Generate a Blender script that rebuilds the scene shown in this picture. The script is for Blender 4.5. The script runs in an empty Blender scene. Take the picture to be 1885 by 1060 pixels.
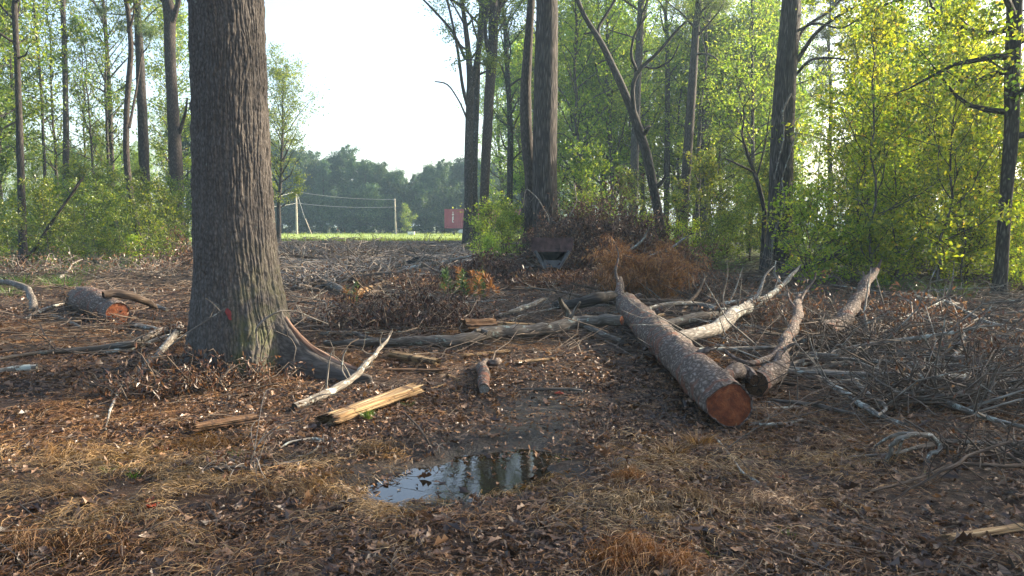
import bpy, math, numpy as np
from mathutils import Vector
R = math.radians
SC = bpy.context.scene
COL = SC.collection
# ---------------------------------------------------------------- camera
W0, H0, F0 = 1885.0, 1060.0, 1450.0
EYE = 1.6
HOR = 412.0
PITCH = math.atan((H0/2-HOR)/F0)
cd = bpy.data.cameras.new('camera'); cam = bpy.data.objects.new('camera', cd); COL.objects.link(cam)
cam.location = (0, 0, EYE); cam.rotation_euler = (math.pi/2-PITCH, 0, 0)
cd.sensor_width = 36; cd.lens = 36*F0/W0; cd.clip_start = .05; cd.clip_end = 3000
SC.camera = cam
SC.render.resolution_x = 1024; SC.render.resolution_y = 576
# ---------------------------------------------------------------- sky, sun, exposure
SUN_AZ, SUN_EL = R(66), R(25)          # to the right of the view direction, and above the horizon
w = bpy.data.worlds.new('World'); SC.world = w; w.use_nodes = True
nt = w.node_tree; bg = nt.nodes['Background']
sky = nt.nodes.new('ShaderNodeTexSky'); sky.sky_type = 'NISHITA'; sky.sun_disc = False
sky.sun_elevation = SUN_EL; sky.sun_rotation = SUN_AZ
sky.air_density = 1.0; sky.dust_density = 3.0; sky.ozone_density = 1.0
nt.links.new(sky.outputs[0], bg.inputs[0]); bg.inputs[1].default_value = 0.135
sl = bpy.data.lights.new('sun', 'SUN'); sun = bpy.data.objects.new('sun', sl); COL.objects.link(sun)
sl.energy = 5.0; sl.angle = R(0.6); sl.color = (1, .86, .66)
sd = Vector((math.sin(SUN_AZ)*math.cos(SUN_EL), math.cos(SUN_AZ)*math.cos(SUN_EL), math.sin(SUN_EL)))
sun.rotation_euler = sd.to_track_quat('Z', 'Y').to_euler()
SC.view_settings.view_transform = 'Standard'; SC.view_settings.look = 'None'
SC.view_settings.gamma = 1; SC.view_settings.exposure = 1.9
cy = SC.cycles
cy.max_bounces = 6; cy.diffuse_bounces = 3; cy.glossy_bounces = 2; cy.transmission_bounces = 4
cy.transparent_max_bounces = 4; cy.volume_bounces = 0; cy.use_denoising = True
cy.sample_clamp_indirect = 4; cy.caustics_reflective = False; cy.caustics_refractive = False
# ---------------------------------------------------------------- noise and terrain
def _hash(i, j, k):
    n = (i*73856093) ^ (j*19349663) ^ (k*83492791)
    n = (n ^ (n >> 13))*1274126177
    n = n & 0x7fffffff
    n = (n ^ (n >> 15))*2246822519 & 0x7fffffff
    return (n % 100003)/100003.0
def vnoise(x, y, z=None):
    x = np.asarray(x, float); y = np.asarray(y, float)
    z = np.zeros_like(x) if z is None else np.asarray(z, float)
    xi, yi, zi = np.floor(x).astype(np.int64), np.floor(y).astype(np.int64), np.floor(z).astype(np.int64)
    fx, fy, fz = x-xi, y-yi, z-zi
    fx, fy, fz = [f*f*(3-2*f) for f in (fx, fy, fz)]
    out = 0
    for a in (0, 1):
        for b in (0, 1):
            for c in (0, 1):
                wgt = (fx if a else 1-fx)*(fy if b else 1-fy)*(fz if c else 1-fz)
                out = out+wgt*_hash(xi+a, yi+b, zi+c)
    return out*2-1
def fbm(x, y, z=None, o=3):
    s, a, t = 0, 1, 0
    for k in range(o):
        s = s+a*vnoise(np.asarray(x)*2**k+k*17.3, np.asarray(y)*2**k, None if z is None else np.asarray(z)*2**k); t += a; a *= .5
    return s/t
PUD = [(-.62, 4.74, .20), (-.38, 4.97, .31), (-.15, 5.14, .31), (.06, 5.38, .18)]
WATER_Z = -.052
def puddle_d(x, y):
    d = np.full(np.shape(x), 9.)
    for i in range(len(PUD)-1):
        ax, ay, ar = PUD[i]; bx, by, br = PUD[i+1]
        t = np.clip(((x-ax)*(bx-ax)+(y-ay)*(by-ay))/((bx-ax)**2+(by-ay)**2), 0, 1)
        dd = np.hypot(x-(ax+t*(bx-ax)), y-(ay+t*(by-ay)))-(ar+t*(br-ar))
        d = np.minimum(d, dd)
    return d+.07*vnoise(x*4+3, y*4)+.04*vnoise(x*11, y*11)
MOUND = (2.4, 25.5)
def hgt(x, y):
    x = np.asarray(x, float); y = np.asarray(y, float)
    fade = np.clip((75-np.hypot(x, y))/20, 0, 1)
    near = np.clip((14-y)/6, 0, 1)
    h = fade*(.05*vnoise(x*.45, y*.45)+.03*vnoise(x*1.5+9, y*1.5)+.014*vnoise(x*5, y*5+4))
    h = h+near*.008*vnoise(x*14, y*14)
    d = puddle_d(x, y)
    h = h*np.clip((d+.05)/.8, .12, 1)-.085*np.clip(1-d/.42, 0, 1)**1.3
    m = np.exp(-((x-MOUND[0])/2.5)**2-((y-MOUND[1])/1.9)**2)
    h = h+1.15*m
    h = h+.05*np.exp(-((x+2.95)**2+(y-8.7)**2)/1.4)
    return h
def P(px, py, z=0.):
    """point at height z above the local ground, on the sight line of that spot of the photograph"""
    u = (px-W0/2)/F0; v = (H0/2-py)/F0
    d = np.array([u, math.cos(PITCH)+v*math.sin(PITCH), -math.sin(PITCH)+v*math.cos(PITCH)])
    o = np.array([0, 0, EYE]); T = np.geomspace(2.5, 160, 500); q = o+d*T[:, None]; g = q[:, 2]-z-hgt(q[:, 0], q[:, 1])
    k = int(np.argmax(g <= 0)) if (g <= 0).any() else len(T)-1; lo, hi = T[max(k-1, 0)], T[k]
    for _ in range(18):
        m = (lo+hi)/2; p = o+d*m
        if p[2]-z-float(hgt(p[0], p[1])) <= 0: hi = m
        else: lo = m
    return o+d*hi
def A(px, py, D):
    u = (px-W0/2)/F0; v = (H0/2-py)/F0
    d = np.array([u, math.cos(PITCH)+v*math.sin(PITCH), -math.sin(PITCH)+v*math.cos(PITCH)])
    return np.array([0, 0, EYE])+d*(D/d[1])
def G(x, y): return np.array([x, y, float(hgt(x, y))])
def nrm(a): return a/np.maximum(np.linalg.norm(a, axis=-1, keepdims=True), 1e-9)
# ---------------------------------------------------------------- mesh buffer
class MB:
    def __init__(s): s.v = []; s.a = []; s.f = []; s.m = []; s.n = 0; s.sm = []
    def add(s, V, F, mat=0, attr=None, smooth=True):
        V = np.asarray(V, np.float32).reshape(-1, 3); F = np.asarray(F, np.int32)
        s.v.append(V); s.a.append(np.zeros_like(V) if attr is None else np.asarray(attr, np.float32))
        s.f.append(F+s.n); s.m.append(np.full(len(F), mat, np.int32)); s.sm.append(np.full(len(F), smooth, bool)); s.n += len(V)
    def tube(s, pts, rad, k=6, mat=0, cap0=False, cap1=False, capmat=None, rough=0., seed=0, squash=None):
        pts = np.asarray(pts, float); n = len(pts)
        rad = np.broadcast_to(np.asarray(rad, float), (n,)) if np.ndim(rad) == 0 else np.asarray(rad, float)
        T = nrm(np.gradient(pts, axis=0))
        mt = nrm(T.mean(0)); ref = np.array([0, 0, 1.]) if abs(mt[2]) < .75 else np.array([1., 0, 0])
        X = nrm(np.cross(np.cross(T, ref), T)); Y = np.cross(T, X)
        th = np.linspace(0, 2*math.pi, k, endpoint=False)
        ln = np.concatenate([[0], np.cumsum(np.linalg.norm(np.diff(pts, axis=0), axis=1))])
        rr = rad[:, None]*np.ones(k)[None]
        c, sn = np.cos(th)[None], np.sin(th)[None]
        if rough:
            rr = rr*(1+.25*rough*vnoise(c*4+seed+0*rr, sn*4+0*rr, ln[:, None]*9+0*rr))*(1+rough*fbm(c*1.3+seed+0*rr, sn*1.3+seed*.7+0*rr, ln[:, None]*1.6/max(rad.mean()*4, .05)*.25+0*rr))
        V = pts[:, None]+X[:, None]*(rr*c)[..., None]+Y[:, None]*(rr*sn)[..., None]
        r0 = max(float(rad.max()), .004)
        at = np.stack([c*r0+seed*3.1+0*rr, sn*r0+0*rr, np.repeat(ln[:, None], k, 1)], -1)
        i = np.arange(n-1)[:, None]*k; j = np.arange(k)[None]; j2 = (j+1) % k
        F = np.stack([i+j, i+j2, i+k+j2, i+k+j], -1).reshape(-1, 4)
        base = V.reshape(-1, 3)
        s.add(base, F, mat, at.reshape(-1, 3))
        for cap, row, p in ((cap0, 0, pts[0]), (cap1, n-1, pts[-1])):
            if cap:
                ring = V[row]; Vc = np.vstack([ring, p[None]]); q = np.arange(k)
                Fc = np.stack([q, (q+1) % k, np.full(k, k)], -1)
                if row == 0: Fc = Fc[:, ::-1]
                ac = np.vstack([np.stack([np.cos(th), np.sin(th), 0*th], -1), [[0, 0, 0]]])
                s.add(Vc, Fc, mat if capmat is None else capmat, ac, False)
        return V
    def box(s, c, d, mat=0, rot=0.):
        c = np.array(c, float); h = np.array(d, float)/2
        q = np.array([[-1,-1,-1],[1,-1,-1],[1,1,-1],[-1,1,-1],[-1,-1,1],[1,-1,1],[1,1,1],[-1,1,1]])*h
        cr, sr = math.cos(rot), math.sin(rot)
        q = np.stack([q[:,0]*cr-q[:,1]*sr, q[:,0]*sr+q[:,1]*cr, q[:,2]], -1)
        s.add(q+c, [[0,3,2,1],[4,5,6,7],[0,1,5,4],[1,2,6,5],[2,3,7,6],[3,0,4,7]], mat, None, False)
    def leaves(s, C, size, rng, up=.5, ratio=.5, mat=0, dirv=None, fold=.12):
        C = np.asarray(C, float); n = len(C)
        if n == 0: return
        N = nrm(rng.normal(size=(n, 3))+np.array([0, 0, up]))
        T = nrm(np.cross(N, rng.normal(size=(n, 3)))) if dirv is None else nrm(dirv+rng.normal(size=(n, 3))*.25)
        B = nrm(np.cross(N, T)); N = np.cross(T, B)
        L = (size*(.6+.8*rng.random(n)))[:, None]; Wd = L*ratio
        V = np.stack([C, C+T*L*.45+B*Wd*.5+N*L*fold, C+T*L, C+T*L*.5-B*Wd*.5+N*L*fold], 1).reshape(-1, 3)
        s.add(V, np.arange(4*n).reshape(n, 4), mat, None, False)
    def build(s, name, mats, parent=None, loc=None, wind=False):
        me = bpy.data.meshes.new(name)
        V = np.concatenate(s.v); me.vertices.add(len(V)); me.vertices.foreach_set('co', V.ravel())
        tot = np.concatenate([np.full(len(f), f.shape[1], np.int32) for f in s.f]); lv = np.concatenate([f.ravel() for f in s.f])
        me.loops.add(len(lv)); me.loops.foreach_set('vertex_index', lv.astype(np.int32))
        me.polygons.add(len(tot)); st = np.concatenate([[0], np.cumsum(tot)[:-1]]).astype(np.int32)
        me.polygons.foreach_set('loop_start', st); me.polygons.foreach_set('loop_total', tot)
        me.polygons.foreach_set('material_index', np.concatenate(s.m)); me.polygons.foreach_set('use_smooth', np.concatenate(s.sm))
        at = me.attributes.new('bc', 'FLOAT_VECTOR', 'POINT'); at.data.foreach_set('vector', np.concatenate(s.a).ravel())
        me.update(calc_edges=True); me.validate()
        for m in (mats if isinstance(mats, (list, tuple)) else [mats]): me.materials.append(m)
        o = bpy.data.objects.new(name, me); COL.objects.link(o)
        if parent is not None: o.parent = parent
        if loc is not None: o.location = loc
        return o
def tag(o, label=None, cat=None, group=None, kind=None):
    if label: o['label'] = label
    if cat: o['category'] = cat
    if group: o['group'] = group
    if kind: o['kind'] = kind
    return o
def empty(name, loc=(0, 0, 0), rz=0.):
    o = bpy.data.objects.new(name, None); COL.objects.link(o); o.location = tuple(float(v) for v in loc); o.rotation_euler[2] = rz
    o.empty_display_size = .2
    return o
def copy_tree(root, loc, rz=0., sc=1., label=None, group=None):
    r = root.copy(); COL.objects.link(r); r.location = tuple(float(v) for v in loc); r.rotation_euler = (0, 0, rz); r.scale = (sc, sc, sc)
    if label: r['label'] = label
    if group: r['group'] = group
    for ch in list(root.children):
        c = ch.copy(); COL.objects.link(c); c.parent = r
    return r
# ---------------------------------------------------------------- materials
def newmat(name):
    m = bpy.data.materials.new(name); m.use_nodes = True; n = m.node_tree.nodes; n.clear()
    out = n.new('ShaderNodeOutputMaterial'); return m, m.node_tree, out
def ramp(t, fac, cols):
    r = t.nodes.new('ShaderNodeValToRGB'); e = r.color_ramp.elements
    while len(e) < len(cols): e.new(.5)
    for el, (p, c) in zip(e, cols): el.position = p; el.color = (*c, 1)
    t.links.new(fac, r.inputs[0]); return r.outputs[0]
def noise(t, vec, scale, detail=4, rough=.6, dist=0.):
    n = t.nodes.new('ShaderNodeTexNoise'); n.inputs['Scale'].default_value = scale; n.inputs['Detail'].default_value = detail
    n.inputs['Roughness'].default_value = rough; n.inputs['Distortion'].default_value = dist
    if vec is not None: t.links.new(vec, n.inputs['Vector'])
    return n.outputs['Fac']
def mixc(t, fac, a, b, mode='MIX'):
    m = t.nodes.new('ShaderNodeMix'); m.data_type = 'RGBA'; m.blend_type = mode
    for s, v in ((m.inputs[0], fac), (m.inputs[6], a), (m.inputs[7], b)):
        if isinstance(v, (int, float)): s.default_value = v
        elif isinstance(v, tuple): s.default_value = (*v, 1)
        else: t.links.new(v, s)
    return m.outputs[2]
def mth(t, op, a, b=0., clamp=False):
    m = t.nodes.new('ShaderNodeMath'); m.operation = op; m.use_clamp = clamp
    for s, v in ((m.inputs[0], a), (m.inputs[1], b)):
        if isinstance(v, (int, float)): s.default_value = v
        else: t.links.new(v, s)
    return m.outputs[0]
def bump(t, h, strength, dist=.02, nrml=None):
    b = t.nodes.new('ShaderNodeBump'); b.inputs['Strength'].default_value = strength; b.inputs['Distance'].default_value = dist
    t.links.new(h, b.inputs['Height'])
    if nrml is not None: t.links.new(nrml, b.inputs['Normal'])
    return b.outputs[0]
def mapping(t, vec, sc):
    m = t.nodes.new('ShaderNodeMapping'); m.inputs['Scale'].default_value = sc; t.links.new(vec, m.inputs[0]); return m.outputs[0]
def attr(t, name):
    a = t.nodes.new('ShaderNodeAttribute'); a.attribute_name = name; return a
def princ(t, out, col, rough=.8, spec=.3, nrm_=None):
    p = t.nodes.new('ShaderNodeBsdfPrincipled'); p.inputs['Roughness'].default_value = rough
    p.inputs['Specular IOR Level'].default_value = spec
    if isinstance(col, tuple): p.inputs['Base Color'].default_value = (*col, 1)
    else: t.links.new(col, p.inputs['Base Color'])
    if nrm_ is not None: t.links.new(nrm_, p.inputs['Normal'])
    t.links.new(p.outputs[0], out.inputs[0]); return p
def bark(name, dark, mid, light, scale=14, stretch=.22, strength=.8, dist=.02, lichen=None, lamt=.62, red=None, ew=.65):
    m, t, out = newmat(name)
    v = attr(t, 'bc').outputs['Vector']
    mv = mapping(t, v, (1, 1, stretch))
    wob = t.nodes.new('ShaderNodeTexNoise'); wob.inputs['Scale'].default_value = scale*.5; t.links.new(mv, wob.inputs['Vector'])
    ad = t.nodes.new('ShaderNodeVectorMath'); ad.operation = 'MULTIPLY_ADD'
    t.links.new(wob.outputs['Color'], ad.inputs[0]); ad.inputs[1].default_value = (1.6/scale,)*3; t.links.new(mv, ad.inputs[2])
    vo = t.nodes.new('ShaderNodeTexVoronoi'); vo.feature = 'DISTANCE_TO_EDGE'; vo.inputs['Scale'].default_value = scale
    t.links.new(ad.outputs[0], vo.inputs['Vector'])
    e = mth(t, 'MULTIPLY', vo.outputs['Distance'], 2.2, True)
    nz = noise(t, mv, scale*1.6, 6, .7)
    hh = mth(t, 'ADD', mth(t, 'MULTIPLY', e, ew), mth(t, 'MULTIPLY', nz, 1.15-ew))
    c = ramp(t, hh, [(.12, dark), (.45, mid), (.85, light)])
    big = noise(t, v, 1.7, 3)
    c = mixc(t, mth(t, 'MULTIPLY', big, .7), c, mixc(t, .5, c, dark, 'MULTIPLY'))
    if lichen:
        l = mth(t, 'GREATER_THAN', noise(t, v, 5.5, 6, .75), lamt)
        c = mixc(t, mth(t, 'MULTIPLY', l, .75), c, lichen)
    if red:
        rv = mapping(t, v, (.6, .6, 2.2))
        l = ramp(t, noise(t, rv, 3.2, 4, .65), [(.55, (0, 0, 0)), (.60, (1, 1, 1))])
        c = mixc(t, l, c, red)
    princ(t, out, c, .85, .25, bump(t, hh, strength, dist))
    return m
def leafmat(name, cols, trans=.45, gloss=.05, hue=True, tcol=1.25):
    m, t, out = newmat(name)
    g = t.nodes.new('ShaderNodeNewGeometry'); c = ramp(t, g.outputs['Random Per Island'], cols)
    if hue:
        oi = t.nodes.new('ShaderNodeObjectInfo'); hs = t.nodes.new('ShaderNodeHueSaturation')
        t.links.new(c, hs.inputs['Color'])
        t.links.new(mth(t, 'ADD', mth(t, 'MULTIPLY', oi.outputs['Random'], .5), .75), hs.inputs['Value'])
        t.links.new(mth(t, 'ADD', mth(t, 'MULTIPLY', oi.outputs['Random'], .03), .485), hs.inputs['Hue'])
        c = hs.outputs[0]
    d = t.nodes.new('ShaderNodeBsdfDiffuse'); t.links.new(c, d.inputs[0])
    tr = t.nodes.new('ShaderNodeBsdfTranslucent'); t.links.new(mixc(t, 1., c, (tcol*1.1, tcol, tcol*.6), 'MULTIPLY'), tr.inputs[0])
    mx = t.nodes.new('ShaderNodeMixShader'); mx.inputs[0].default_value = trans
    t.links.new(d.outputs[0], mx.inputs[1]); t.links.new(tr.outputs[0], mx.inputs[2]); o = mx.outputs[0]
    if gloss:
        gl = t.nodes.new('ShaderNodeBsdfGlossy'); gl.inputs['Roughness'].default_value = .4
        m2 = t.nodes.new('ShaderNodeMixShader'); m2.inputs[0].default_value = gloss
        t.links.new(o, m2.inputs[1]); t.links.new(gl.outputs[0], m2.inputs[2]); o = m2.outputs[0]
    t.links.new(o, out.inputs[0]); return m
def plain(name, col, rough=.7, spec=.3, var=.25, scale=8, bstr=.15):
    m, t, out = newmat(name); tc = t.nodes.new('ShaderNodeTexCoord')
    n = noise(t, tc.outputs['Object'], scale, 5)
    dk = tuple(x*(1-var) for x in col); lt = tuple(min(1, x*(1+var)) for x in col)
    princ(t, out, ramp(t, n, [(.3, dk), (.7, lt)]), rough, spec, bump(t, n, bstr, .01)); return m
M = {}
M['oak'] = bark('oak_bark', (.020, .0165, .014), (.068, .057, .048), (.17, .147, .128), 34, .45, .7, .012, (.15, .16, .13), .67, None, .28)
M['oakfar'] = bark('far_oak_bark', (.010, .008, .007), (.058, .047, .039), (.17, .145, .125), 13, .16, 1., .05, (.16, .17, .14), .66)
M['pine'] = bark('pine_bark', (.017, .013, .011), (.055, .043, .035), (.125, .10, .082), 14, .35, .8, .02, (.16, .17, .15), .72)
M['grey'] = bark('grey_bark', (.022, .018, .015), (.068, .058, .048), (.15, .132, .115), 16, .3, .6, .01, (.24, .26, .23), .62)
M['dark'] = bark('dark_bark', (.010, .008, .007), (.038, .031, .025), (.11, .095, .078), 12, .3, .6, .01, (.14, .15, .13), .7)
M['log'] = bark('log_bark', (.026, .016, .012), (.12, .088, .068), (.26, .21, .175), 20, .6, 1., .014, (.30, .28, .25), .78, (.125, .055, .034))
M['pale'] = bark('pale_branch', (.06, .05, .038), (.18, .155, .125), (.34, .30, .25), 30, .18, .5, .004, (.38, .41, .36), .56)
M['weath'] = bark('weathered_branch', (.04, .033, .026), (.12, .098, .076), (.24, .205, .17), 30, .14, .5, .004, (.22, .26, .22), .6)
M['brown'] = bark('brown_branch', (.03, .02, .014), (.085, .058, .04), (.17, .125, .09), 30, .14, .5, .004)
M['split'] = bark('split_wood', (.10, .05, .02), (.31, .20, .095), (.50, .37, .21), 34, .045, .9, .012, red=(.085, .05, .028))
M['rot'] = bark('rotten_wood', (.05, .024, .012), (.17, .088, .042), (.32, .21, .12), 34, .05, .9, .012, red=(.05, .03, .02))
M['root'] = bark('lit_root_edge', (.06, .032, .02), (.19, .11, .075), (.34, .235, .17), 20, .1, .4, .006)  # pale tone stands for the sunlit edge along the buttress crest
def cutmat():
    m, t, out = newmat('cut_wood'); v = attr(t, 'bc').outputs['Vector']
    wv = t.nodes.new('ShaderNodeTexWave'); wv.wave_type = 'RINGS'; wv.rings_direction = 'Z'; wv.inputs['Scale'].default_value = 4.2
    wv.inputs['Distortion'].default_value = 2.5; wv.inputs['Detail'].default_value = 3; t.links.new(v, wv.inputs['Vector'])
    n = noise(t, v, 2.2, 5, .6)
    c = ramp(t, n, [(.3, (.04, .013, .006)), (.46, (.15, .038, .012)), (.62, (.27, .078, .024)), (.8, (.36, .15, .065))])
    c = mixc(t, mth(t, 'MULTIPLY', wv.outputs['Fac'], .45), c, (.07, .02, .009)); c = mixc(t, ramp(t, noise(t, v, 5, 5, .7), [(.5, (0, 0, 0)), (.7, (.7, .7, .7))]), c, (.06, .03, .02))
    princ(t, out, c, .75, .25, bump(t, noise(t, v, 14, 4), .5, .01)); return m
M['cut'] = cutmat()
M['leafG'] = leafmat('green_leaves', [(0, (.045, .09, .016)), (.4, (.10, .18, .022)), (.8, (.17, .26, .03)), (1, (.25, .31, .04))], .62, .04, True, 1.8)
M['leafY'] = leafmat('yellow_green_leaves', [(0, (.05, .10, .012)), (.35, (.14, .22, .016)), (.75, (.24, .31, .022)), (.97, (.36, .38, .03)), (1, (.38, .26, .04))], .64, .04, True, 1.75)
M['leafA'] = leafmat('airy_leaves', [(0, (.06, .12, .02)), (.4, (.13, .22, .03)), (.8, (.22, .31, .04)), (1, (.32, .36, .06))], .62, .03, True, 1.8)
M['leafM'] = leafmat('maple_leaves', [(0, (.03, .08, .012)), (.5, (.09, .18, .018)), (.9, (.16, .26, .022)), (.985, (.32, .34, .02)), (1, (.40, .22, .03))], .55, .04, True, 1.6)
M['leafD'] = leafmat('dark_leaves', [(0, (.02, .05, .016)), (.5, (.045, .09, .028)), (1, (.085, .14, .04))], .45)
M['leafP'] = leafmat('pine_needles', [(0, (.035, .07, .02)), (.5, (.08, .125, .035)), (1, (.15, .19, .055))], .45)
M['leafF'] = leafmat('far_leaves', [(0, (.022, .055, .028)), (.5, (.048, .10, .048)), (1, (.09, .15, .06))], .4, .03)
M['leafL'] = leafmat('left_leaves', [(0, (.045, .09, .018)), (.5, (.11, .18, .022)), (.85, (.21, .28, .028)), (1, (.30, .30, .04))], .6, .04)
M['deadB'] = leafmat('dead_brown_leaves', [(0, (.035, .016, .009)), (.5, (.11, .048, .024)), (.85, (.20, .10, .05)), (1, (.38, .24, .14))], .25, .05, False, 1.1)
M['deadD'] = leafmat('dark_dead_leaves', [(0, (.018, .010, .008)), (.5, (.055, .026, .018)), (.88, (.11, .055, .035)), (1, (.22, .13, .08))], .2, .04, False, 1.)
M['deadO'] = leafmat('orange_needles', [(0, (.09, .038, .014)), (.5, (.24, .10, .035)), (1, (.42, .22, .08))], .35, .04, False, 1.1)
M['litter'] = leafmat('leaf_litter', [(0, (0.0198, 0.01067, 0.00588)), (.35, (0.0605, 0.03007, 0.01596)), (.62, (0.132, 0.0679, 0.03444)), (.86, (0.209, 0.1145, 0.0588)), (.985, (0.264, 0.1455, 0.0756)), (1., (0.33, 0.2037, 0.1176))], .2, .05, False, 1.)
M['straw'] = leafmat('pine_straw', [(0, (0.044, 0.0194, 0.00924)), (.5, (0.132, 0.06208, 0.0252)), (.85, (0.253, 0.1358, 0.0546)), (1, (0.396, 0.2522, 0.1176))], .15, .04, False, 1.)
M['grass'] = leafmat('grass_blades', [(0, (.03, .075, .012)), (.6, (.07, .14, .02)), (1, (.15, .19, .04))], .4, .04, False)
M['drygrass'] = leafmat('dry_grass', [(0, (0.066, 0.03492, 0.01344)), (.6, (0.176, 0.09506, 0.0336)), (1, (0.33, 0.2037, 0.084))], .3, .04, False)
M['twig'] = plain('twig_wood', (.10, .075, .055), .85, .2, .5, 1.2)
M['twigp'] = plain('pale_twig_wood', (.22, .185, .15), .85, .2, .45, 1.2)
M['litgrass'] = leafmat('lit_dry_grass', [(0, (0.077, 0.04365, 0.0168)), (.5, (0.22, 0.1358, 0.0546)), (1, (0.44, 0.291, 0.1344))], .3, .05, False)  # dry grass, with sunlight on it put into the paler colour
M['redleaf'] = leafmat('red_leaf', [(0, (.25, .03, .015)), (1, (.36, .07, .025))], .3, .05, False)
M['rust'] = plain('rusty_steel', (.075, .042, .038), .8, .3, .7, 5, .4)
M['steel'] = plain('dark_steel', (.022, .024, .026), .55, .4, .4, 6)
M['steelg'] = plain('grey_steel', (.065, .066, .068), .6, .4, .4, 6)
M['maroon'] = plain('maroon_paint', (.30, .065, .085), .55, .35, .15, 1.2, .05)
M['white'] = plain('white_paint', (.75, .74, .72), .6, .3, .06, 4, .02)
M['rubber'] = plain('tyre_rubber', (.02, .02, .02), .8, .3)
M['polew'] = plain('pole_wood', (.42, .36, .28), .85, .2, .2, 3)
M['wire'] = plain('wire', (.45, .45, .43), .6, .3)
M['plank'] = plain('dark_plank', (.075, .06, .048), .85, .25, .4, 9)

def groundmat():
    m, t, out = newmat('forest_floor')
    tc = t.nodes.new('ShaderNodeTexCoord'); v = tc.outputs['Object']
    n1 = noise(t, v, .9, 6, .65); n2 = noise(t, v, 9, 6, .7); n3 = noise(t, v, 55, 4, .7)
    c = ramp(t, n2, [(.28, (.010, .0062, .0042)), (.45, (.028, .0155, .009)), (.6, (.056, .031, .018)), (.78, (.11, .063, .037))])
    c2 = ramp(t, n2, [(.3, (.015, .009, .006)), (.55, (.045, .026, .016)), (.8, (.10, .062, .038))])
    c = mixc(t, ramp(t, n1, [(.42, (0, 0, 0)), (.62, (1, 1, 1))]), c, c2)
    vo = t.nodes.new('ShaderNodeTexVoronoi'); vo.inputs['Scale'].default_value = 26; vo.inputs['Randomness'].default_value = 1
    t.links.new(v, vo.inputs['Vector'])
    sp = t.nodes.new('ShaderNodeSeparateColor'); t.links.new(vo.outputs['Color'], sp.inputs[0])
    chips = mth(t, 'GREATER_THAN', sp.outputs[0], .78)
    c = mixc(t, mth(t, 'MULTIPLY', chips, .4), c, ramp(t, sp.outputs[1], [(0, (.06, .035, .022)), (.6, (.16, .105, .07)), (1, (.30, .23, .165))]))
    mud = attr(t, 'mud').outputs['Fac']
    mc = ramp(t, n3, [(.35, (.006, .0048, .0038)), (.7, (.020, .015, .011))])
    c = mixc(t, mud, c, mc)
    gr = attr(t, 'grassy').outputs['Fac']
    c = mixc(t, gr, c, ramp(t, n2, [(.3, (.05, .08, .018)), (.7, (.14, .19, .045))]))
    hh = mth(t, 'ADD', mth(t, 'MULTIPLY', n2, .6), mth(t, 'MULTIPLY', n3, .35))
    p = princ(t, out, c, .9, .25, bump(t, hh, 1., .06))
    ro = mth(t, 'SUBTRACT', .92, mth(t, 'MULTIPLY', mud, .5)); t.links.new(ro, p.inputs['Roughness'])
    return m
# ---------------------------------------------------------------- ground sheet
def mudf(x, y):
    d = puddle_d(x, y)
    a = np.clip(1-(d-.05)/.75, 0, 1)
    # wet wheel track running from the puddle towards the clearing
    cx = .05+.09*(y-5.2); b = np.clip(1-np.abs(x-cx)/(.75+.3*vnoise(x*2, y*2)), 0, 1)*np.clip((y-4.9)/.8, 0, 1)*np.clip((9.2-y)/2.5, 0, 1)
    return np.clip(np.maximum(a, b*1.25)+.25*vnoise(x*3, y*3), 0, 1)
ang = np.concatenate([np.linspace(-180, -46, 46, endpoint=False), np.linspace(-46, 46, 520), np.linspace(46, 180, 47)[1:-1]])
rad = np.concatenate([[.25], np.geomspace(.6, 30, 420), np.geomspace(30.6, 900, 90)])
TH, RR = np.meshgrid(R(1)*ang, rad, indexing='xy')
gx, gy = RR*np.sin(TH), RR*np.cos(TH); gz = hgt(gx, gy)
na, nr_ = len(ang), len(rad)
gb = MB(); i = np.arange(nr_-1)[:, None]*na; j = np.arange(na)[None]; j2 = (j+1) % na
gb.add(np.stack([gx, gy, gz], -1).reshape(-1, 3), np.stack([i+j, i+j2, i+na+j2, i+na+j], -1).reshape(-1, 4)[:, ::-1])
gb.add([gb.v[0][k] for k in range(na)]+[[0, 0, 0]], [[k, (k+1) % na, na] for k in range(na)])
ground = gb.build('ground', groundmat()); tag(ground, kind='structure')
V = np.zeros(len(ground.data.vertices)*3, np.float32); ground.data.vertices.foreach_get('co', V); V = V.reshape(-1, 3)
a_ = ground.data.attributes.new('mud', 'FLOAT', 'POINT'); a_.data.foreach_set('value', mudf(V[:, 0], V[:, 1]).astype(np.float32))
gs = np.clip((V[:, 1]-24)/8, 0, 1)*np.clip((np.abs(V[:, 0]+3)-.28*V[:, 1]-0+1.5*vnoise(V[:, 0]*.3, V[:, 1]*.3))/4, 0, 1)*.6+np.clip((V[:, 1]-131)/4, 0, 1)*.6
a_ = ground.data.attributes.new('grassy', 'FLOAT', 'POINT'); a_.data.foreach_set('value', np.clip(gs+.3*gs*vnoise(V[:, 0]*.6, V[:, 1]*.6), 0, 1).astype(np.float32))
# puddle
m_, t_, o_ = newmat('puddle_water'); tc_ = t_.nodes.new('ShaderNodeTexCoord')
princ(t_, o_, (.012, .010, .006), .03, .5, bump(t_, noise(t_, tc_.outputs['Object'], 14, 3, .5, .4), .10, .006)).inputs['IOR'].default_value = 1.48
wb = MB(); q = np.linspace(0, 2*math.pi, 72, endpoint=False)
wp = [(-.35+1.05*math.cos(a)*math.cos(.38)-.62*math.sin(a)*math.sin(.38), 5.05+1.05*math.cos(a)*math.sin(.38)+.62*math.sin(a)*math.cos(.38), WATER_Z) for a in q]
wb.add(wp+[(-.35, 5.05, WATER_Z)], [[k, (k+1) % 72, 72] for k in range(72)])
tag(wb.build('puddle', m_), kind='structure')
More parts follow.
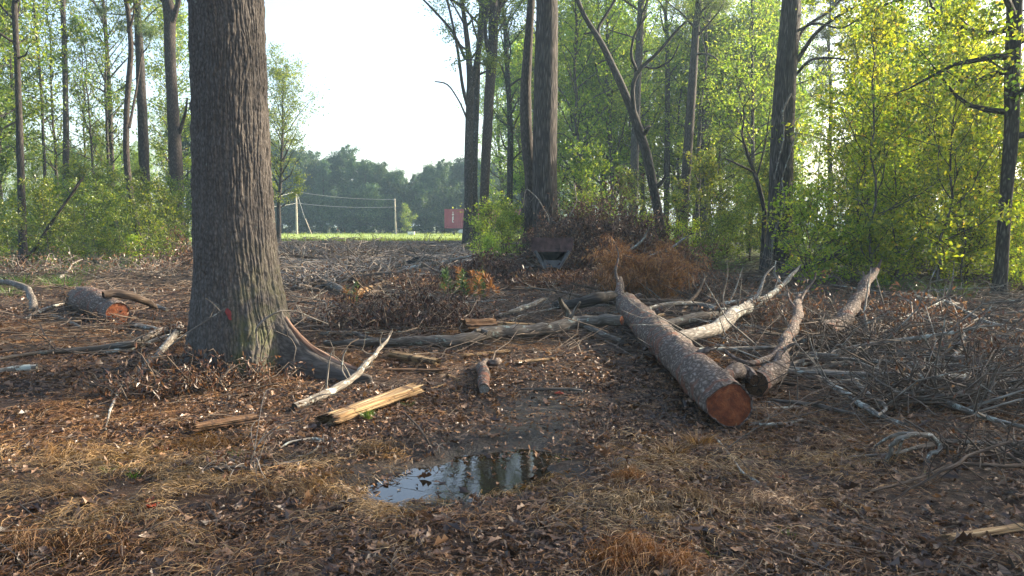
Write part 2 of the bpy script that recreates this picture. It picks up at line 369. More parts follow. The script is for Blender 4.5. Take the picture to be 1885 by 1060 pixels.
# field
def fieldmat():
    m, t, out = newmat('field_grass'); tc = t.nodes.new('ShaderNodeTexCoord'); v = mapping(t, tc.outputs['Object'], (.25, 1, 1))
    n = noise(t, v, .35, 4); n2 = noise(t, tc.outputs['Object'], 6, 4)
    c = ramp(t, n, [(.35, (.14, .21, .055)), (.65, (.26, .32, .09))])
    c = mixc(t, .3, c, ramp(t, n2, [(.3, (.10, .16, .035)), (.7, (.36, .40, .15))]))
    princ(t, out, c, .95, .1, bump(t, n2, .4, .05)); return m
fb = MB(); xs = np.linspace(-70, 40, 111); edge = 71+1.2*vnoise(xs*.25, xs*0)+.5*vnoise(xs*1.3, xs*0+4)
vv = np.concatenate([np.stack([xs, edge, 0*xs+.02], -1), np.stack([xs, 0*xs+131, 0*xs+.02], -1)]); k = np.arange(110)
fb.add(vv, np.stack([k, k+1, k+112, k+111], -1)); tag(fb.build('field', fieldmat()), kind='structure')
fringe = MB(); rg = np.random.default_rng(77); n = 9000; fx = rg.uniform(-40, 12, n); fy = rg.choice([0, 1], n, p=[.6, .4]); fy = np.where(fy == 0, 70.5+rg.normal(size=n)*.9, rg.uniform(72, 131, n))
fringe.leaves(np.stack([fx, fy, 0*fx+.02], -1), .28, rg, 0, .2, 0, np.array([0, 0, 1.])+0*fx[:, None])
M['fgrass'] = leafmat('field_grass_blades', [(0, (.11, .17, .035)), (1, (.22, .28, .07))], .5, 0, False)
tag(fringe.build('field_edge_grass', M['fgrass']), 'green grass growing along the near edge of the far field', 'grass', kind='stuff')

# ---------------------------------------------------------------- trees
def smooth_path(pts, n):
    pts = np.asarray(pts, float); s = np.concatenate([[0], np.cumsum(np.linalg.norm(np.diff(pts, axis=0), axis=1))])
    u = np.linspace(0, s[-1], n)
    out = np.stack([np.interp(u, s, pts[:, k]) for k in range(pts.shape[1])], -1)
    for _ in range(max(1, n//(3*len(pts)))+1):
        out[1:-1] = .25*out[:-2]+.5*out[1:-1]+.25*out[2:]
    return out
def grow_limbs(tb, lb, rng, trunk, trad, clear, nl, spread, leafn, lsize, kind='wide', elev=(15, 55), up=.4, sub=6, thin=1., jitter=.35, ratio=.5, bare=0):
    """limbs and side shoots off a trunk path into tb, leaves into lb"""
    n = len(trunk); s = np.linspace(0, 1, n); cents = []
    per = None
    for q in range(nl):
        u = clear+(1-clear)*((q+rng.random())/nl)**.9; u = min(u, .995)
        p = np.array([np.interp(u, s, trunk[:, k]) for k in range(3)]); rt = np.interp(u, s, trad)
        tt = (u-clear)/(1-clear)
        prof = {'wide': .45+.75*math.sin(math.pi*min(1, tt*.8+.12)), 'pine': .95-.65*tt, 'cone': 1.05-.85*tt, 'column': .7+.1*math.sin(5*tt)}[kind]
        L = spread*prof*rng.uniform(.65, 1.25); az = q*2.4+rng.normal()*.4; el = R(rng.uniform(*elev))+(tt*.5 if kind == 'wide' else 0)
        d = np.array([math.cos(az)*math.cos(el), math.sin(az)*math.cos(el), math.sin(el)])
        m = 7; pts = [p]; dd = d.copy()
        for k in range(m-1):
            dd = nrm(dd+rng.normal(size=3)*.16+np.array([0, 0, .05 if kind != 'pine' else .0])); pts.append(pts[-1]+dd*L/(m-1))
        pts = np.array(pts); rl = np.linspace(min(rt*.55, .02+.022*L)*thin, .006, m)
        tb.tube(pts, rl, 5, seed=q)
        if q < bare: continue
        for k in range(sub):
            f = rng.uniform(.22, 1.); i0 = f*(m-1); a = int(min(i0, m-2)); pp = pts[a]+(pts[a+1]-pts[a])*(i0-a)
            ds = nrm(dd*.5+rng.normal(size=3)*.7+np.array([0, 0, .15])); l2 = L*.42*rng.uniform(.5, 1.1)*(1.15-.4*f)
            q3 = np.array([pp, pp+ds*l2*.5+rng.normal(size=3)*.06*l2, pp+ds*l2+rng.normal(size=3)*.1*l2])
            tb.tube(q3, [max(.005, rl[a]*.5), .005, .003], 3)
            cents.append((q3, l2))
    if lb is None or not cents: return
    per = max(1, int(leafn/len(cents)))
    allc = []
    for q3, l2 in cents:
        k = rng.poisson(per*rng.choice([.05, .5, 1.1, 2.3], p=[.25, .25, .25, .25])); f = rng.random(k)**.7
        c = np.where(f[:, None] < .5, q3[0]+(q3[1]-q3[0])*(f[:, None]*2), q3[1]+(q3[2]-q3[1])*(f[:, None]*2-1))
        sg = min(jitter, .08+.2*l2)
        c = c+rng.normal(size=(k, 3))*np.array([sg, sg, sg*(.45 if kind == 'pine' else .65)])
        allc.append(c)
    C = np.concatenate(allc)
    if kind == 'pine' and ratio < .2:
        C = np.repeat(C, 5, 0); lb.leaves(C, lsize, rng, 0, ratio, 0, rng.normal(size=(len(C), 3))+np.array([0, 0, .35]))
    else: lb.leaves(C, lsize, rng, up, ratio)
def trunk_path(rng, H, lean=.03, wob=.012, n=14, curve=.0):
    z = np.linspace(-.15, H, n); a = rng.uniform(0, 6.28)
    ox = np.cumsum(rng.normal(size=n))*wob*H/4; oy = np.cumsum(rng.normal(size=n))*wob*H/4
    x = lean*z*math.cos(a)+ox-ox[0]; y = lean*z*math.sin(a)+oy-oy[0]
    return np.stack([x, y, z], -1)
def tree(name, seed, H, r0, clear, nl, spread, leafn, lsize, bm, lm, **kw):
    rng = np.random.default_rng(seed); e = empty(name)
    wob = kw.pop('wob', .012); lean = kw.pop('lean', .03); n = 14
    tp = trunk_path(rng, H, lean, wob, n); tr = r0*(1-.82*np.linspace(0, 1, n)**1.1); tr[0] *= 1.35; tr[1] *= 1.08
    tb, lb = MB(), MB(); tb.tube(tp, tr, kw.pop('sides', 8), rough=.08, seed=seed % 7)
    grow_limbs(tb, lb, rng, tp, tr, clear, nl, spread, leafn, lsize, **kw)
    tb.build('trunk', M[bm], e); lb.build('crown', M[lm], e)
    return e
first_used = set()
def put(proto, x, y, rz, sc, label, cat, group, dz=-.03):
    loc = (x, y, float(hgt(x, y))+dz)
    if proto.name not in first_used:
        first_used.add(proto.name); proto.location = loc; proto.rotation_euler = (0, 0, rz); proto.scale = (sc,)*3
        return tag(proto, label, cat, group)
    o = copy_tree(proto, loc, rz, sc)
    if not group and 'group' in o: del o['group']
    return tag(o, label, cat, group)

# individually drawn trunks: base distance, path [(px,py,width px)...], then continued above the frame
def hero_tree(name, D, path, label, cat='tree', bm='grey', lm='leafG', Htot=None, nl=14, spread=3., leafn=5000, lsize=.14, kind='wide', clear=None, sides=12, base=None, seed=1, flare=1.25, extra=(), rough=.1, **kw):
    rng = np.random.default_rng(seed)
    pts = [A(p[0], p[1], D) for p in path]; rd = [p[2]/2*D/F0 for p in path]
    b = pts[0]; b = np.array([b[0], b[1], float(hgt(b[0], b[1]))-.12]); 
    pts = [b]+[p+np.array([0, .05*D*0, 0]) for p in pts if p[2] > b[2]+.25]; rd = [rd[0]*flare]+rd[-len(pts)+1:]
    top = pts[-1]; ntop = len(pts)
    if Htot and Htot > top[2]+1:
        d = nrm(pts[-1]-pts[-2])*.4+np.array([0, 0, 1.]); d = nrm(d)
        k = 6
        for i in range(1, k+1):
            q = pts[-1]+d*(Htot-top[2])/k+rng.normal(size=3)*np.array([.12, .12, 0]); pts.append(q); rd.append(rd[ntop-1]*(1-.85*i/k))
    P4 = np.column_stack([np.array(pts), rd]); n = max(18, int(len(pts)*4)); sp = smooth_path(P4, n)
    org = np.array([b[0], b[1], b[2]]); tp = sp[:, :3]-org; tr = np.maximum(sp[:, 3], .008)
    e = empty(name, org); tag(e, label, cat)
    tb, lb = MB(), MB(); tb.tube(tp, tr, sides, rough=rough, seed=seed)
    for ex in extra:
        e4 = smooth_path(np.array([list(A(p[0], p[1], D+(p[3] if len(p) > 3 else 0))-org)+[p[2]/2*D/F0] for p in ex]), 14); tb.tube(e4[:, :3], e4[:, 3], 6, rough=.1, seed=len(ex), cap1=True)
    if nl:
        if clear is None: clear = .6
        grow_limbs(tb, lb, rng, tp, tr, clear, nl, spread, leafn, lsize, kind, **kw)
    tb.build('trunk', M[bm], e)
    if nl and leafn: lb.build('crown', M[lm], e)
    return e

# ---- the large oak in the foreground
def big_oak():
    D = 8.55; ws = [(-40, 412, 131), (0, 416.5, 133), (100, 420, 134), (200, 423.5, 137), (300, 427, 142), (400, 431, 148), (500, 437, 158), (560, 441, 172), (620, 446, 190), (690, 450, 205)]
    cx0 = A(448, 690, D); org = np.array([cx0[0], D, float(hgt(cx0[0], D))])
    zz, cx, rr = [], [], []
    for py, px, wd in ws[::-1]:
        p = A(px, py, D); zz.append(p[2]-org[2]); cx.append(p[0]-org[0]); rr.append(wd/2*D/F0*.945)
    zz[0] = -.15
    zz += [6.5, 9.5, 13]; cx += [cx[-1]-.1, cx[-1]-.1, cx[-1]+.2]; rr += [.36, .30, .16]
    k = 560; Z = np.concatenate([np.arange(-.15, 4.3, .011), np.linspace(4.35, 13, 40)])
    cX = np.interp(Z, zz, cx); RD = np.interp(Z, zz, rr); cX = np.convolve(np.pad(cX, 12, 'edge'), np.ones(25)/25, 'valid'); RD = np.convolve(np.pad(RD, 12, 'edge'), np.ones(25)/25, 'valid')
    th = np.linspace(0, 2*math.pi, k, endpoint=False); T, ZZ = np.meshgrid(th, Z); Rr = RD[:, None]+0*T
    # root flares: (angle, strength, height scale)
    for a0, st, hs, wd in ((R(-20), 1.05, .205, .13), (R(200), .12, .25, .25), (R(245), .09, .22, .2), (R(300), .10, .22, .18), (R(110), .25, .3, .3), (R(60), .2, .3, .3)):
        da = np.angle(np.exp(1j*(T-a0))); Rr = Rr+st*np.exp(-(da/wd)**2)*np.exp(-np.maximum(ZZ, 0)/hs)
    Rr = Rr*(1+.035*vnoise(np.cos(T)*1.7+5, np.sin(T)*1.7, ZZ*.8))
    # furrowed bark: long plates, split by wandering furrows and cross cracks
    u = T/(2*math.pi)*56; wv = 1.9*fbm(np.cos(T)*2.6, np.sin(T)*2.6, ZZ*1.5, 3)
    f1 = np.abs(np.mod(u+wv*1.2+.5, 1)-.5)*2
    u2 = T/(2*math.pi)*36; f2 = np.abs(np.mod(u2-1.4*fbm(np.cos(T)*2.2+8, np.sin(T)*2.2, ZZ*1.1+3, 3)+.5, 1)-.5)*2
    cr = vnoise(np.cos(T)*9, np.sin(T)*9, ZZ*9); cr2 = vnoise(np.cos(T)*22, np.sin(T)*22, ZZ*26)
    ridge = np.clip(np.minimum(f1, f2*1.25)*2.0, 0, 1)**.7
    crack = np.clip(1-np.abs(np.mod(ZZ*7+2.5*vnoise(np.floor(u+wv*1.2)*3.3, ZZ*1.2)+np.floor(u+wv*1.2)*.37, 1)-.5)*9, 0, 1)*.45
    Rr = Rr+.013*(ridge-crack*ridge)*(1+.5*cr)+.006*cr+.0045*cr2
    X = org[0]*0+cX[:, None]+Rr*np.cos(T); Y = Rr*np.sin(T)
    at = np.stack([np.cos(T)*.47, np.sin(T)*.47, ZZ], -1)
    i = np.arange(len(Z)-1)[:, None]*k; j = np.arange(k)[None]; j2 = (j+1) % k
    tb = MB(); tb.add(np.stack([X, Y, ZZ], -1).reshape(-1, 3), np.stack([i+j, i+j2, i+k+j2, i+k+j], -1).reshape(-1, 4), 0, at.reshape(-1, 3))
    e = empty('oak_tree', org); tag(e, 'huge oak trunk with deeply furrowed dark bark and flared roots, nearest tree', 'tree')
    # bark material with moss low on the camera-right flank
    m = M['oak'].copy(); m.name = 'oak_bark_mossy'; t = m.node_tree; p = [n for n in t.nodes if n.type == 'BSDF_PRINCIPLED'][0]
    src = p.inputs['Base Color'].links[0].from_socket; tc = t.nodes.new('ShaderNodeTexCoord'); sx = t.nodes.new('ShaderNodeSeparateXYZ'); t.links.new(tc.outputs['Object'], sx.inputs[0])
    zf = ramp(t, mth(t, 'MULTIPLY', sx.outputs['Z'], .5), [(.1, (1, 1, 1)), (.75, (0, 0, 0))]); xf = ramp(t, mth(t, 'ADD', sx.outputs['X'], .5), [(.52, (0, 0, 0)), (.68, (1, 1, 1)), (.95, (1, 1, 1)), (1, (0, 0, 0))])
    nz = ramp(t, noise(t, tc.outputs['Object'], 5, 5, .7), [(.42, (0, 0, 0)), (.6, (1, 1, 1))])
    t.links.new(mixc(t, mth(t, 'MULTIPLY', mth(t, 'MULTIPLY', zf, xf), mth(t, 'MULTIPLY', nz, .6)), src, (.075, .085, .022)), p.inputs['Base Color'])
    tb.build('trunk', m, e)
    rng = np.random.default_rng(5); zt = np.linspace(4, 13, 10); tp = np.stack([np.interp(zt, zz, cx), 0*zt, zt], -1); tr = np.interp(zt, zz, rr)
    lb, hb = MB(), MB(); grow_limbs(hb, lb, rng, tp, tr, .35, 16, 4.2, 9000, .17, 'wide', sub=8)
    hb.build('limb', M['oak'], e); lb.build('crown', M['leafG'], e)
    # added tube on the right buttress crest, coloured pale as its sunlit edge
    rb = MB(); zr_ = np.array([.56, .42, .28, .18, .10, .04]); rc_ = np.interp(zr_, Z, RD)+1.05*np.exp(-zr_/.205)-.005; rp = org+np.stack([np.interp(zr_, Z, cX)+rc_*math.cos(R(-18)), rc_*math.sin(R(-18)), zr_], -1); q4 = smooth_path(np.column_stack([rp, [.02, .034, .036, .034, .03, .02]]), 20)
    rb.tube(q4[:, :3]-org, q4[:, 3], 16, rough=.5, seed=3, cap0=True); ro = rb.build('root', M['root'], e); ro['label'] = 'reddish crest of the right root, coloured paler as its sunlit edge'
    # red paint blaze
    pb = MB(); n = 14; zc = A(459, 568, D)[2]-org[2]; blob = []
    for k_ in range(n):
        a = 2*math.pi*k_/n; dz = .062*math.sin(a); dt = (.026*math.cos(a)-.25*dz)*(1+.25*math.sin(3*a)); tt = R(-83)+dt/.5
        iz = int(np.argmin(abs(Z-(zc+dz)))); it = int((tt % (2*math.pi))/(2*math.pi)*k); rr_ = Rr[iz, it]+.016
        blob.append((cX[iz]+rr_*math.cos(tt), rr_*math.sin(tt), zc+dz))
    tt = R(-83); iz = int(np.argmin(abs(Z-zc))); it = int((tt % (2*math.pi))/(2*math.pi)*k); rr_ = Rr[iz, it]+.02
    blob.append((cX[iz]+rr_*math.cos(tt), rr_*math.sin(tt), zc)); pb.add(blob, [[a, (a+1) % n, n] for a in range(n)])
    pb.build('paint_mark', plain('red_mark', (.17, .025, .02), .7, .3), e)
big_oak()

# ---- other trunks one can tell apart
hero_tree('tree', 31, [(45, 492, 15), (42, 440, 14), (38, 300, 12), (31, 100, 10), (26, 0, 9)], 'slim dark straight tree, first trunk from the left edge', bm='dark', lm='leafL', Htot=12, nl=12, spread=1.8, leafn=900, seed=11, clear=.62)
hero_tree('tree', 44, [(122, 460, 13), (121, 380, 12), (122, 240, 10), (119, 100, 9), (115, 0, 8)], 'straight slim trunk rising bare in the gap at far left', bm='grey', lm='leafL', Htot=16, nl=12, spread=2, leafn=1000, seed=12, clear=.7)
hero_tree('tree', 46, [(86, 460, 6), (82, 300, 5), (75, 150, 5), (62, 0, 4)], 'very thin leaning trunk between the two dark trunks at far left', bm='grey', lm='leafL', Htot=16, nl=14, spread=1.6, leafn=1000, seed=13, clear=.45)
hero_tree('tree', 50, [(210, 455, 9), (207, 340, 8), (203, 200, 8), (195, 60, 7), (190, 0, 6)], 'thin trunk with leafy side shoots against the sky, left woods', bm='grey', lm='leafL', Htot=17, nl=24, spread=2.2, leafn=2600, seed=14, clear=.35)
hero_tree('tree', 30.5, [(268, 490, 14), (258, 440, 12), (243, 380, 12), (232, 290, 11), (233, 200, 10), (242, 90, 9), (234, 0, 8)], 'bowed slender tree curving left then up beside the brown bushes', bm='pine', lm='leafL', Htot=12, nl=10, spread=2, leafn=900, seed=15, clear=.72,
          extra=[[(238, 235, 6), (252, 160, 4, .5), (262, 90, 3, .6)]])
hero_tree('pine_tree', 46, [(270, 460, 19), (268, 370, 19), (262, 210, 17), (256, 80, 14), (252, 0, 12)], 'straight dark pine behind the bowed slender tree', bm='dark', lm='leafP', Htot=19, nl=16, spread=2.6, leafn=2500, lsize=.24, ratio=.09, kind='pine', seed=16, clear=.55)
hero_tree('tree', 40, [(326, 468, 31), (325, 430, 27), (326, 330, 23), (319, 220, 21), (313, 100, 19), (312, 40, 21)], 'sturdy forked tree just left of the huge oak', bm='pine', lm='leafL', Htot=15, nl=14, spread=3, leafn=2500, seed=17, clear=.78,
          extra=[[(312, 60, 16), (305, 10, 13, .2), (299, -40, 11, .2)], [(316, 45, 12), (328, 5, 9, -.3), (336, -30, 8, -.3)], [(330, 245, 8), (342, 205, 5, -.4), (345, 180, 3, -.5)]])
hero_tree('tree', 44, [(860, 470, 19), (862, 400, 16), (863, 250, 15), (866, 150, 13), (861, 80, 10), (850, 0, 7)], 'pale forked tree, leftmost of the trunks right of the open field', bm='grey', lm='leafG', Htot=19, nl=14, spread=3, leafn=5500, lsize=.13, seed=18, clear=.52,
          extra=[[(866, 210, 8), (852, 170, 6, -.3), (843, 90, 5, -.6), (826, 10, 4, -1), (815, -30, 4, -1)], [(864, 230, 5), (848, 190, 3, -.5), (824, 152, 3, -.9), (800, 150, 2, -1)], [(869, 160, 12), (882, 90, 10, .4), (892, 20, 9, .4), (900, -20, 8, .4)], [(857, 110, 6), (836, 60, 5, -.5), (800, 20, 4, -.6), (770, -10, 3, -.6)]])
hero_tree('tree', 45.5, [(874, 465, 13), (873, 340, 11), (876, 220, 11), (880, 100, 10), (888, 0, 9)], 'narrow grey trunk squeezed between two thicker ones right of the field', bm='grey', lm='leafG', Htot=18, nl=12, spread=2.4, leafn=5500, lsize=.13, seed=19, clear=.52)
hero_tree('tree', 42, [(889, 475, 24), (890, 400, 17), (894, 300, 17), (900, 180, 18), (908, 70, 18), (908, 0, 17)], 'brown trunk leaning right over the green shrub by the container', bm='pine', lm='leafG', Htot=17, nl=14, spread=3, leafn=5500, lsize=.13, seed=20, clear=.52,
          extra=[[(902, 110, 9), (892, 60, 7, -.3), (896, 20, 6, -.4), (912, -10, 5, -.4)], [(905, 60, 12), (918, 20, 9, .3), (925, -30, 8, .3)]])
hero_tree('tree', 27, [(976, 430, 24), (978, 370, 23), (977, 320, 23), (969, 250, 22), (967, 160, 19), (974, 60, 15), (978, 0, 13)], 'smaller crooked trunk pressed against the tall oak on the brush mound', bm='pine', lm='leafG', Htot=13, nl=12, spread=2.4, leafn=1800, seed=21, clear=.78)
hero_tree('oak_tree', 26.4, [(1005, 480, 50), (1004, 430, 47), (1003, 300, 44), (1005, 150, 43), (1008, 0, 39)], 'tall straight oak standing behind the brush mound with a sunlit right edge', bm='oakfar', lm='leafG', Htot=16, nl=18, spread=4, leafn=5000, seed=22, clear=.68, sides=32, rough=.06)
hero_tree('tree', 55, [(936, 450, 12), (938, 360, 11), (940, 260, 11), (938, 200, 9), (930, 60, 8)], 'dark thin tree between the leaning brown trunk and the tall oak', bm='dark', lm='leafD', Htot=18, nl=22, spread=3, leafn=4500, seed=23, clear=.3)
hero_tree('dead_tree', 33, [(1221, 470, 18), (1218, 430, 17), (1205, 355, 17), (1190, 280, 18), (1168, 215, 16), (1143, 155, 14), (1108, 80, 11), (1072, 25, 8), (1060, -10, 8)], 'crooked dead tree leaning left with bare twisted limbs', bm='dark', Htot=None, nl=0, leafn=0, seed=24,
          extra=[[(1168, 215, 9), (1162, 150, 8, -.4), (1178, 125, 7, -.5), (1215, 95, 6, -.8), (1240, 60, 5, -1), (1262, 40, 3, -1.2)], [(1172, 130, 6), (1160, 100, 5, -.6), (1168, 60, 4, -.8), (1190, 30, 3, -1)],
                 [(1108, 80, 7), (1098, 55, 6, .3), (1120, 20, 5, .5), (1138, -10, 5, .6)], [(1183, 250, 8), (1196, 232, 7, -.4), (1186, 236, 4, -.6)], [(1204, 350, 9), (1222, 330, 6, -.2), (1226, 322, 3, -.2)],
                 [(1158, 190, 6), (1135, 130, 5, .4), (1120, 105, 4, .6), (1100, 118, 3, .7)], [(1180, 120, 4), (1205, 128, 4, -.6), (1238, 110, 3, -.8), (1250, 80, 3, -1)], [(1090, 60, 4), (1075, 62, 3, .3)]])
hero_tree('tree', 42, [(1165, 465, 19), (1166, 400, 17), (1168, 300, 16), (1172, 170, 15), (1178, 60, 13), (1180, 0, 12)], 'straight trunk crossing behind the crooked dead tree', bm='grey', lm='leafG', Htot=17, nl=16, spread=3, leafn=3000, seed=25, clear=.6)
hero_tree('tree', 48, [(1226, 455, 11), (1228, 300, 11), (1229, 150, 9), (1228, 50, 7)], 'thin trunk between the dead tree and the spiky-limbed pine', bm='grey', lm='leafG', Htot=18, nl=16, spread=2.5, leafn=2500, seed=26, clear=.55)
hero_tree('pine_tree', 38, [(1257, 460, 20), (1258, 400, 18), (1268, 250, 17), (1276, 130, 15), (1282, 35, 13)], 'pine trunk leaning slightly right with broken stub limbs at its top', bm='pine', lm='leafP', Htot=17, nl=18, spread=2.8, leafn=2400, lsize=.26, ratio=.09, kind='pine', seed=27, clear=.58,
          extra=[[(1277, 100, 5), (1300, 98, 4, -.4), (1318, 106, 3, -.5), (1322, 112, 2, -.5)], [(1281, 45, 5), (1292, 30, 4, -.2), (1305, 40, 3, -.3)], [(1281, 40, 5), (1271, 25, 4, .2), (1262, 45, 2, .2)]])
hero_tree('pine_tree', 48, [(1294, 455, 16), (1296, 380, 15), (1297, 220, 14), (1302, 80, 12), (1304, 0, 11)], 'grey pine trunk just right of the stub-limbed pine', bm='grey', lm='leafP', Htot=19, nl=18, spread=3, leafn=2600, lsize=.26, ratio=.09, kind='pine', seed=28, clear=.55)
hero_tree('oak_tree', 26, [(1430, 500, 52), (1432, 460, 47), (1436, 400, 43), (1440, 250, 41), (1447, 120, 37), (1458, 0, 34)], 'thick dark oak wrapped in pale vines at the edge of the yellow-green thicket', bm='oakfar', lm='leafG', Htot=15, nl=16, spread=4, leafn=4500, seed=29, clear=.7, sides=32, rough=.06, flare=1.35,
          extra=[[(1462, 120, 9), (1500, 60, 7, -.3), (1540, 30, 5, -.6), (1590, 5, 4, -.9)], [(1455, 150, 6), (1490, 108, 5, -.3), (1530, 106, 4, -.4), (1560, 110, 2, -.5)], [(1460, 95, 7), (1478, 50, 6, .3), (1530, 20, 5, .5), (1560, -15, 4, .6)], [(1462, 60, 6), (1500, 40, 4, -.6), (1550, 55, 3, -.8), (1580, 35, 3, -1)]])
hero_tree('tree', 27.5, [(1402, 490, 9), (1405, 440, 8), (1408, 390, 8), (1395, 335, 8), (1378, 290, 6), (1364, 245, 4)], 'small crooked tree leaning left against the vine-wrapped oak', bm='dark', lm='leafG', Htot=7.5, nl=12, spread=1.4, leafn=1200, lsize=.1, seed=30, clear=.5,
          extra=[[(1390, 318, 5), (1360, 303, 4, -.3), (1335, 292, 3, -.5)], [(1392, 330, 4), (1408, 270, 3, .2), (1418, 200, 2, .3)]])
hero_tree('maple_tree', 18, [(1838, 540, 24), (1842, 500, 23), (1850, 380, 22), (1862, 250, 24), (1863, 150, 25), (1868, 0, 26)], 'dark maple trunk rising through broad green leaves at the right edge', bm='dark', lm='leafM', Htot=12, nl=26, spread=4.4, leafn=13000, lsize=.085, seed=31, clear=.3, ratio=.8, sides=16, elev=(-8, 25))
hero_tree('pine_tree', 28, [(1695, 470, 9), (1705, 300, 12), (1708, 210, 12), (1720, 140, 9), (1728, 80, 7), (1735, 0, 5)], 'young pine with feathery branches reaching right in the thicket', bm='dark', lm='leafP', Htot=10.5, nl=26, spread=2.6, leafn=1500, lsize=.24, ratio=.07, kind='pine', seed=32, clear=.4, elev=(0, 30))

# ---- backdrop tree kinds
def protos():
    pr = {}
    pr['bigG'] = [tree('tree', 100+k, 17+k, .24, .22, 34, 4.2, 13000, .19, 'grey', 'leafG', sub=9, jitter=.6) for k in range(3)]
    pr['bigD'] = [tree('tree', 110+k, 18, .25, .12, 36, 4.2, 12000, .26, 'dark', 'leafD', sub=9, jitter=.6) for k in range(2)]
    pr['bigP'] = [tree('pine_tree', 120+k, 19, .22, .5, 30, 3.2, 2600, .34, 'pine', 'leafP', kind='pine', ratio=.10, sub=7, elev=(0, 35), jitter=.35) for k in range(3)]
    pr['midY'] = [tree('tree', 130+k, 9, .09, .14, 32, 2.6, 8500, .125, 'grey', 'leafY', sub=8, jitter=.4, wob=.03) for k in range(3)]
    pr['midG'] = [tree('tree', 140+k, 10, .10, .14, 32, 2.7, 9000, .13, 'grey', 'leafG', sub=8, jitter=.4, wob=.03) for k in range(2)]
    pr['sapY'] = [tree('sapling', 150+k, 4.2+.5*k, .03, .08, 26, 1.25, 3300, .088, 'grey', 'leafY', sub=6, jitter=.22, wob=.05, ratio=.6, elev=(0, 50)) for k in range(5)]
    pr['sapL'] = [tree('sapling', 160+k, 4., .03, .10, 26, 1.3, 3000, .12, 'grey', 'leafL', sub=6, jitter=.25, wob=.05, ratio=.5, elev=(0, 50)) for k in range(3)]
    pr['slim'] = [tree('tree', 170+k, 15+k, .11, .26, 30, 2.5, 3900, .16, 'grey', 'leafL', sub=6, jitter=.4, wob=.02) for k in range(3)]
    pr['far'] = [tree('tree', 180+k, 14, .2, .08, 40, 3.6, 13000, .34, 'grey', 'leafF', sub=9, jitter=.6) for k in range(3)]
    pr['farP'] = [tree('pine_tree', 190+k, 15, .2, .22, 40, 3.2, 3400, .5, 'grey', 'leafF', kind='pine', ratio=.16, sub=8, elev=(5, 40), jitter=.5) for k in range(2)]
    pr['greenshrub'] = [tree('shrub', 240+k, 1.9, .02, .04, 26, .9, 2400, .08, 'brown', 'leafG', sub=6, jitter=.15, wob=.06, ratio=.55, elev=(0, 60)) for k in range(3)]
    pr['shrub'] = [tree('shrub', 200+k, 1.9, .02, .04, 26, .9, 2000, .085, 'brown', 'leafY', sub=6, jitter=.15, wob=.06, ratio=.55, elev=(0, 60)) for k in range(3)]
    pr['farB'] = [tree('tree', 220+k, 5.5, .06, .0, 40, 2.6, 5200, .36, 'dark', 'leafD', sub=7, jitter=.6, elev=(-8, 50), wob=.03) for k in range(2)]
    pr['airy'] = [tree('tree', 230+k, 15+1.5*k, .13, .2, 36, 3.0, 6500, .15, 'grey', 'leafA', sub=7, jitter=.45, wob=.02) for k in range(4)]
    return pr
PR = protos()
ORD = {'low shrubs before the left-hand woods', 'dark trees behind the tall oak', 'leafy trees at the left edge', 'tall trees above the understory', 'airy green trees behind the dead tree', 'rounded trees beyond the left-hand woods', 'saplings of the right-hand thicket', 'saplings between the mound and the oak', 'shrubs at the foot of the right-hand thicket', 'understory trees right of the thick dark oak', 'understory trees behind the dead tree', 'saplings of the left-hand woods', 'understory trees of the left-hand woods', 'slim sparse trees of the left-hand woods'}
def ordn(i, n):
    w1 = 'first second third fourth fifth sixth seventh eighth ninth tenth eleventh twelfth thirteenth fourteenth fifteenth sixteenth seventeenth eighteenth nineteenth twentieth'.split()
    if i == 1: return 'leftmost of them'
    if i == n: return 'rightmost of them'
    return w1[i-1]+' from the left' if i <= (n+1)//2 else w1[n-i]+' from the right'
rng = np.random.default_rng(2024)
def scatter(keys, pts, label, cat, group, smin=.85, smax=1.2):
    pts = sorted(pts, key=lambda q: q[0]/q[1]); num = len(pts) if group in ORD else 0
    for qi, (x, y) in enumerate(pts):
        lb_ = label if not num else label+', '+ordn(qi+1, num)
        k = keys[int(rng.integers(len(keys)))]; p = PR[k][int(rng.integers(len(PR[k])))]
        put(p, float(x), float(y), rng.uniform(0, 6.28), rng.uniform(smin, smax), lb_, cat, group)
def inpix(n, x0, x1, D0, D1, mind=1.5, tries=4000):
    out = []
    for _ in range(tries):
        if len(out) >= n: break
        D = rng.uniform(D0, D1); px = rng.uniform(x0, x1); x = (px-W0/2)/F0*D
        if all((x-a)**2+(D-b)**2 > mind**2 for a, b in out): out.append((x, D))
    return out
# right-hand woods
scatter(['sapY'], inpix(27, 1535, 1960, 18.5, 27, 1.1), 'thin yellow-green sapling right of the thick dark oak', 'sapling', 'saplings of the right-hand thicket', .8, 1.35)
scatter(['sapL', 'greenshrub', 'shrub'], inpix(26, 1090, 1480, 29, 38, 1.0), 'low green sapling between mound and thick dark oak', 'sapling', 'saplings between the mound and the oak', .6, 1.0)
scatter(['shrub'], inpix(18, 1480, 1960, 18, 24, .9), 'bushy shrub at the foot of the yellow thicket', 'shrub', 'shrubs at the foot of the right-hand thicket', .7, 1.2)
scatter(['midG', 'midY'], inpix(9, 1500, 2000, 30, 42, 2.6), 'leafy understory tree behind the yellow-green saplings', 'tree', 'understory trees right of the thick dark oak', .8, 1.1)
scatter(['midG'], inpix(16, 1040, 1430, 46, 60, 2.2), 'leafy understory tree behind the crooked dead tree', 'tree', 'understory trees behind the dead tree', 1.05, 1.5)
scatter(['airy', 'airy', 'bigG', 'slim'], inpix(25, 1030, 2050, 50, 78, 3.3), 'tall leafy tree deep in the right-hand woods', 'tree', 'tall trees deep in the right-hand woods', .85, 1.15)
